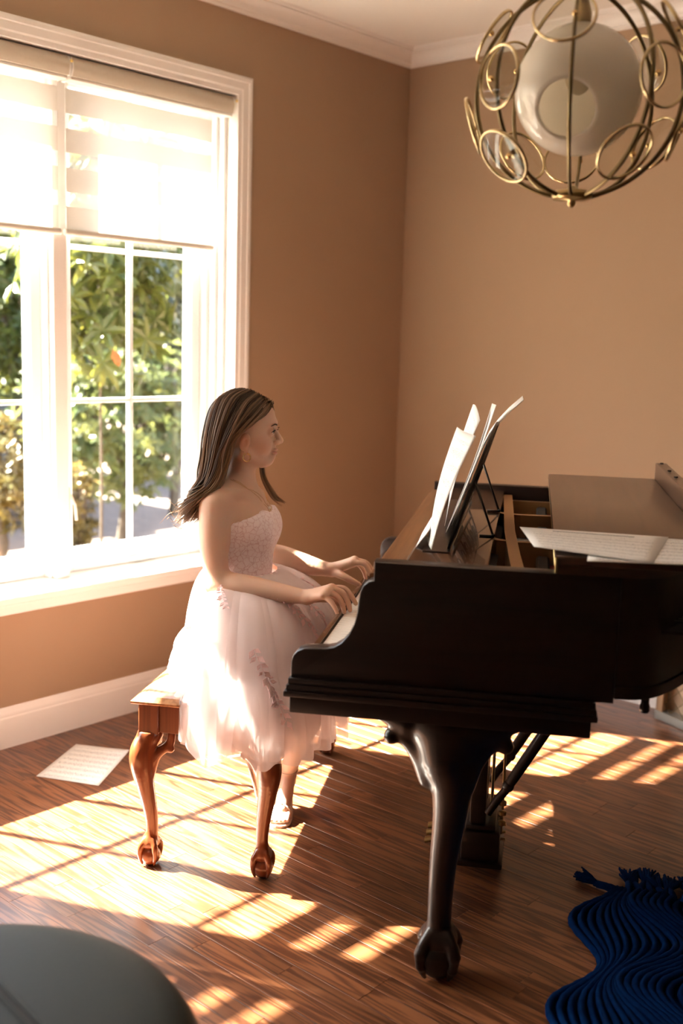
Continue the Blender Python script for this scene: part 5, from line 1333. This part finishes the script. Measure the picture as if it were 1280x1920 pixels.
# skirt: ring by ring, over the lap and down the sides
SC = Vector((-0.185, VC, 0))
def skirt_pt(phi, t, rs=1.0, seed=0.0, pl=1.0, dz=0.0):
    c, s = math.cos(phi), math.sin(phi)          # phi=0 forward (+u), -90deg towards the camera
    fwd = max(0, c); back = max(0, -c); near = max(0, -s); far = max(0, s)
    # edge distance of the skirt in this direction
    ru = 0.335 if c > 0 else 0.205; rvv = 0.474 if s < 0 else 0.37
    n = 1.22 if (c < 0 and s < 0) else 3.6; Re = (abs(c/ru)**n + abs(s/rvv)**n)**(-1/n)*rs
    Rw = (abs(c/0.106)**2 + abs(s/0.124)**2)**-0.5
    # height at the waist, shoulder of the skirt, and hem
    zw = 0.815; zs = 0.660 - 0.05*back - 0.075*near - 0.06*far + 0.004
    zh = 0.368*fwd**1.4 + 0.525*back**1.2 + 0.392*near**1.6 + 0.53*far**1.6
    zh /= (fwd**1.4 + back**1.2 + near**1.6 + far**1.6); zh += dz
    if t < 0.5:
        q = t/0.5; e = math.sin(q*math.pi/2)
        r = Rw + (Re*0.86 - Rw)*(0.45*q + 0.55*e); z = zw + (zs - zw)*(q**1.35) + 0.030*math.sin(q*math.pi)*(0.35 + 0.65*near + 0.5*back)
    else:
        q = (t-0.5)/0.5; r = Re*(0.86 + 0.14*math.sin(min(1, q*1.5)*math.pi/2)); z = zs + (zh - zs)*q**1.05
        r += 0.02*q*rs*near
    w_ = pl*(0.004 + 0.022*t**1.3)
    fold = math.sin(phi*23 + seed) * 0.55 + math.sin(phi*41 + seed*2.3 + t*1.5)*0.35 + 0.5*mnoise.noise(Vector((phi*5 + seed, t*2.0, seed)))
    r += w_*fold*(0.35 + 0.65*t)
    z += 0.010*t*mnoise.noise(Vector((phi*4, seed*3.1, 2.0)))
    u = SC.x + c*r; v = SC.y + s*r
    # the bench carries the cloth; the key bed stays clear
    if -0.40 < u < 0.036 and v > -2.678 and z < 0.522:
        dn, df = v + 2.678, 0.036 - u
        if t > 0.5 and min(dn, df) < 0.13 and u > -0.245:
            if dn < df: v = -2.678 - 0.010*(1-rs)**0 * max(0, rs-0.88)
            else: u = 0.036 + 0.06*max(0, rs-0.88)
        else: z = 0.522 + 0.004*(fold + 1)*0.5
    if u > 0.12 and z > 0.655: z = 0.655
    return Vector((u, v, z))
def skirt_layer(name, m_, rs, seed, pl, dz, t0=0.0, nphi=300, nt_=46):
    P = [[skirt_pt(2*math.pi*i/nphi, t0 + (1-t0)*j/nt_, rs, seed, pl, dz) for i in range(nphi+1)] for j in range(nt_+1)]
    return gp(MB().grid([[tuple(p) for p in r] for r in P]), name, m_, dress)
skirt_layer('skirt_lining', M_satin, 0.90, 0.3, 0.6, 0.05)
skirt_layer('tulle_layer', M_tulle, 0.95, 1.7, 1.0, 0.025)
skirt_layer('tulle_layer', M_tulle, 0.985, 3.1, 1.15, 0.008)
skirt_layer('tulle_layer', M_tulle, 1.0, 4.6, 1.2, -0.012)
# embroidered sprays: leaves and petals lying on the outer layer
M_emb = mat('rose_embroidery', (0.74, 0.53, 0.53), 0.7, bump=(400, 0.6), var=(90, 0.2))
def spray(path, n, size, seed, name='lace_spray'):
    rg_ = random.Random(seed); mb = MB()
    def S_(ph, t, off): 
        p = skirt_pt(ph, t, 1.0, 4.6, 1.2, -0.012); a = skirt_pt(ph+0.01, t, 1.0, 4.6, 1.2, -0.012) - p; b = skirt_pt(ph, t+0.01, 1.0, 4.6, 1.2, -0.012) - p
        nn = b.cross(a); nn = nn.normalized() if nn.length > 1e-9 else Vector((0, 0, 1))
        if nn.dot(p - Vector((SC.x, SC.y, p.z - 0.1))) < 0: nn = -nn
        return p + nn*off, a.normalized(), b.normalized(), nn
    prev = None
    for i in range(n):
        q = i/(n-1); k = q*(len(path)-1); i0 = min(int(k), len(path)-2); f = k - i0
        ph = path[i0][0]*(1-f) + path[i0+1][0]*f; t = path[i0][1]*(1-f) + path[i0+1][1]*f
        p, a, b, nn = S_(ph, t, 0.008)
        if prev is not None: mb.tube([tuple(prev), tuple(p)], 0.0009, 4)
        prev = p
        for s in (-1, 1):
            ang = rg_.uniform(0.3, 1.2)*s; d = (b*math.cos(ang) + a*math.sin(ang)); L = size*rg_.uniform(.7, 1.25)
            sd = nn.cross(d).normalized(); wd = L*0.55
            base_ = p + d*0.003 + nn*0.002
            pts = [base_, base_ + d*L*0.4 + sd*wd*0.5, base_ + d*L + nn*0.002, base_ + d*L*0.4 - sd*wd*0.5]
            mb.add(pts, [(0, 1, 2, 3)]); mb.tube([tuple(x) for x in pts + [pts[0]]], 0.0009, 4)
    gp(mb, name, M_emb, dress, False)
D2 = math.radians
spray([(D2(-70), 0.40), (D2(-66), 0.50), (D2(-64), 0.60), (D2(-60), 0.74)], 13, 0.025, 1)
spray([(D2(-50), 0.20), (D2(-42), 0.32), (D2(-34), 0.44)], 12, 0.022, 2)
spray([(D2(-28), 0.24), (D2(-22), 0.38), (D2(-18), 0.50)], 12, 0.022, 3)
spray([(D2(-120), 0.14), (D2(-112), 0.28), (D2(-118), 0.42)], 7, 0.016, 4)
spray([(D2(-92), 0.12), (D2(-84), 0.24)], 8, 0.016, 6)
spray([(D2(-5), 0.16), (D2(6), 0.3), (D2(12), 0.45)], 10, 0.017, 7)

# --- sandals
def sandal(heel, ball, toe, wdt, straps, spike):
    t = empty('sandal', (0, 0, 0), parent=girl)
    L = [np.array(x, float) for x in (heel, (np.array(heel)+np.array(ball))/2 + np.array((0, 0, -0.006)), ball, toe)]
    C = cr(L, 6); ax = np.array(toe)-np.array(heel); ax[2] = 0; ax /= np.linalg.norm(ax); sd = np.array((-ax[1], ax[0], 0)); P = []
    mb = MB(); vs = []
    for i, c in enumerate(C):
        q = i/(len(C)-1); wv = wdt*(0.62 + 0.5*math.sin(min(1, q*1.05)*math.pi*0.62)**2) * (1 if q < 0.85 else math.sqrt(max(0.05, 1-((q-0.85)/0.16)**2)))
        for s, z in ((-1, 0), (1, 0), (1, -0.007), (-1, -0.007)): vs.append(tuple(c + sd*wv*s + np.array((0, 0, z))))
    fs = [(0, 1, 2, 3), tuple(len(vs)-4+k for k in (3, 2, 1, 0))]
    for i in range(len(C)-1):
        for k in range(4): fs.append((i*4+k, i*4+(k+1) % 4, i*4+4+(k+1) % 4, i*4+4+k))
    auto(gp(mb.add(vs, fs), 'sole', M_shoe, t), 40)
    gp(MB().tube(spike, [0.010, 0.0055, 0.004], 10), 'stiletto_heel', M_shoe, t)
    for S__, r in straps: gp(MB().tube(S__, r, 8, flat=0.35), 'strap', M_shoe, t)
def ringp(c, ru, rv_, tilt=(0, 0), n=20): return [(c[0]+ru*math.cos(a), c[1]+rv_*math.sin(a), c[2]+tilt[0]*math.cos(a)+tilt[1]*math.sin(a)) for a in [2*math.pi*i/n for i in range(n+1)]]
sandal((-0.052, -2.140, 0.062), (-0.046, -2.245, 0.0095), (-0.046, -2.312, 0.0085), 0.030,
       [(ringp((-0.046, -2.168, 0.138), 0.0275, 0.0265, (0, 0.006)), 0.0045), ([(-0.077, -2.245, 0.012), (-0.070, -2.246, 0.042), (-0.046, -2.246, 0.060), (-0.022, -2.246, 0.042), (-0.016, -2.245, 0.012)], 0.011)],
       [(-0.052, -2.136, 0.060), (-0.052, -2.128, 0.03), (-0.052, -2.124, 0.001)])
sandal((-0.182, -2.180, 0.172), (-0.128, -2.180, 0.030), (-0.062, -2.180, 0.0085), 0.030,
       [(ringp((-0.138, -2.180, 0.212), 0.028, 0.0275, (0.012, 0)), 0.0045), ([(-0.138, -2.212, 0.045), (-0.105, -2.208, 0.070), (-0.082, -2.180, 0.078), (-0.105, -2.152, 0.070), (-0.138, -2.148, 0.045)], 0.010)],
       [(-0.182, -2.180, 0.175), (-0.215, -2.185, 0.172), (-0.245, -2.190, 0.168)])
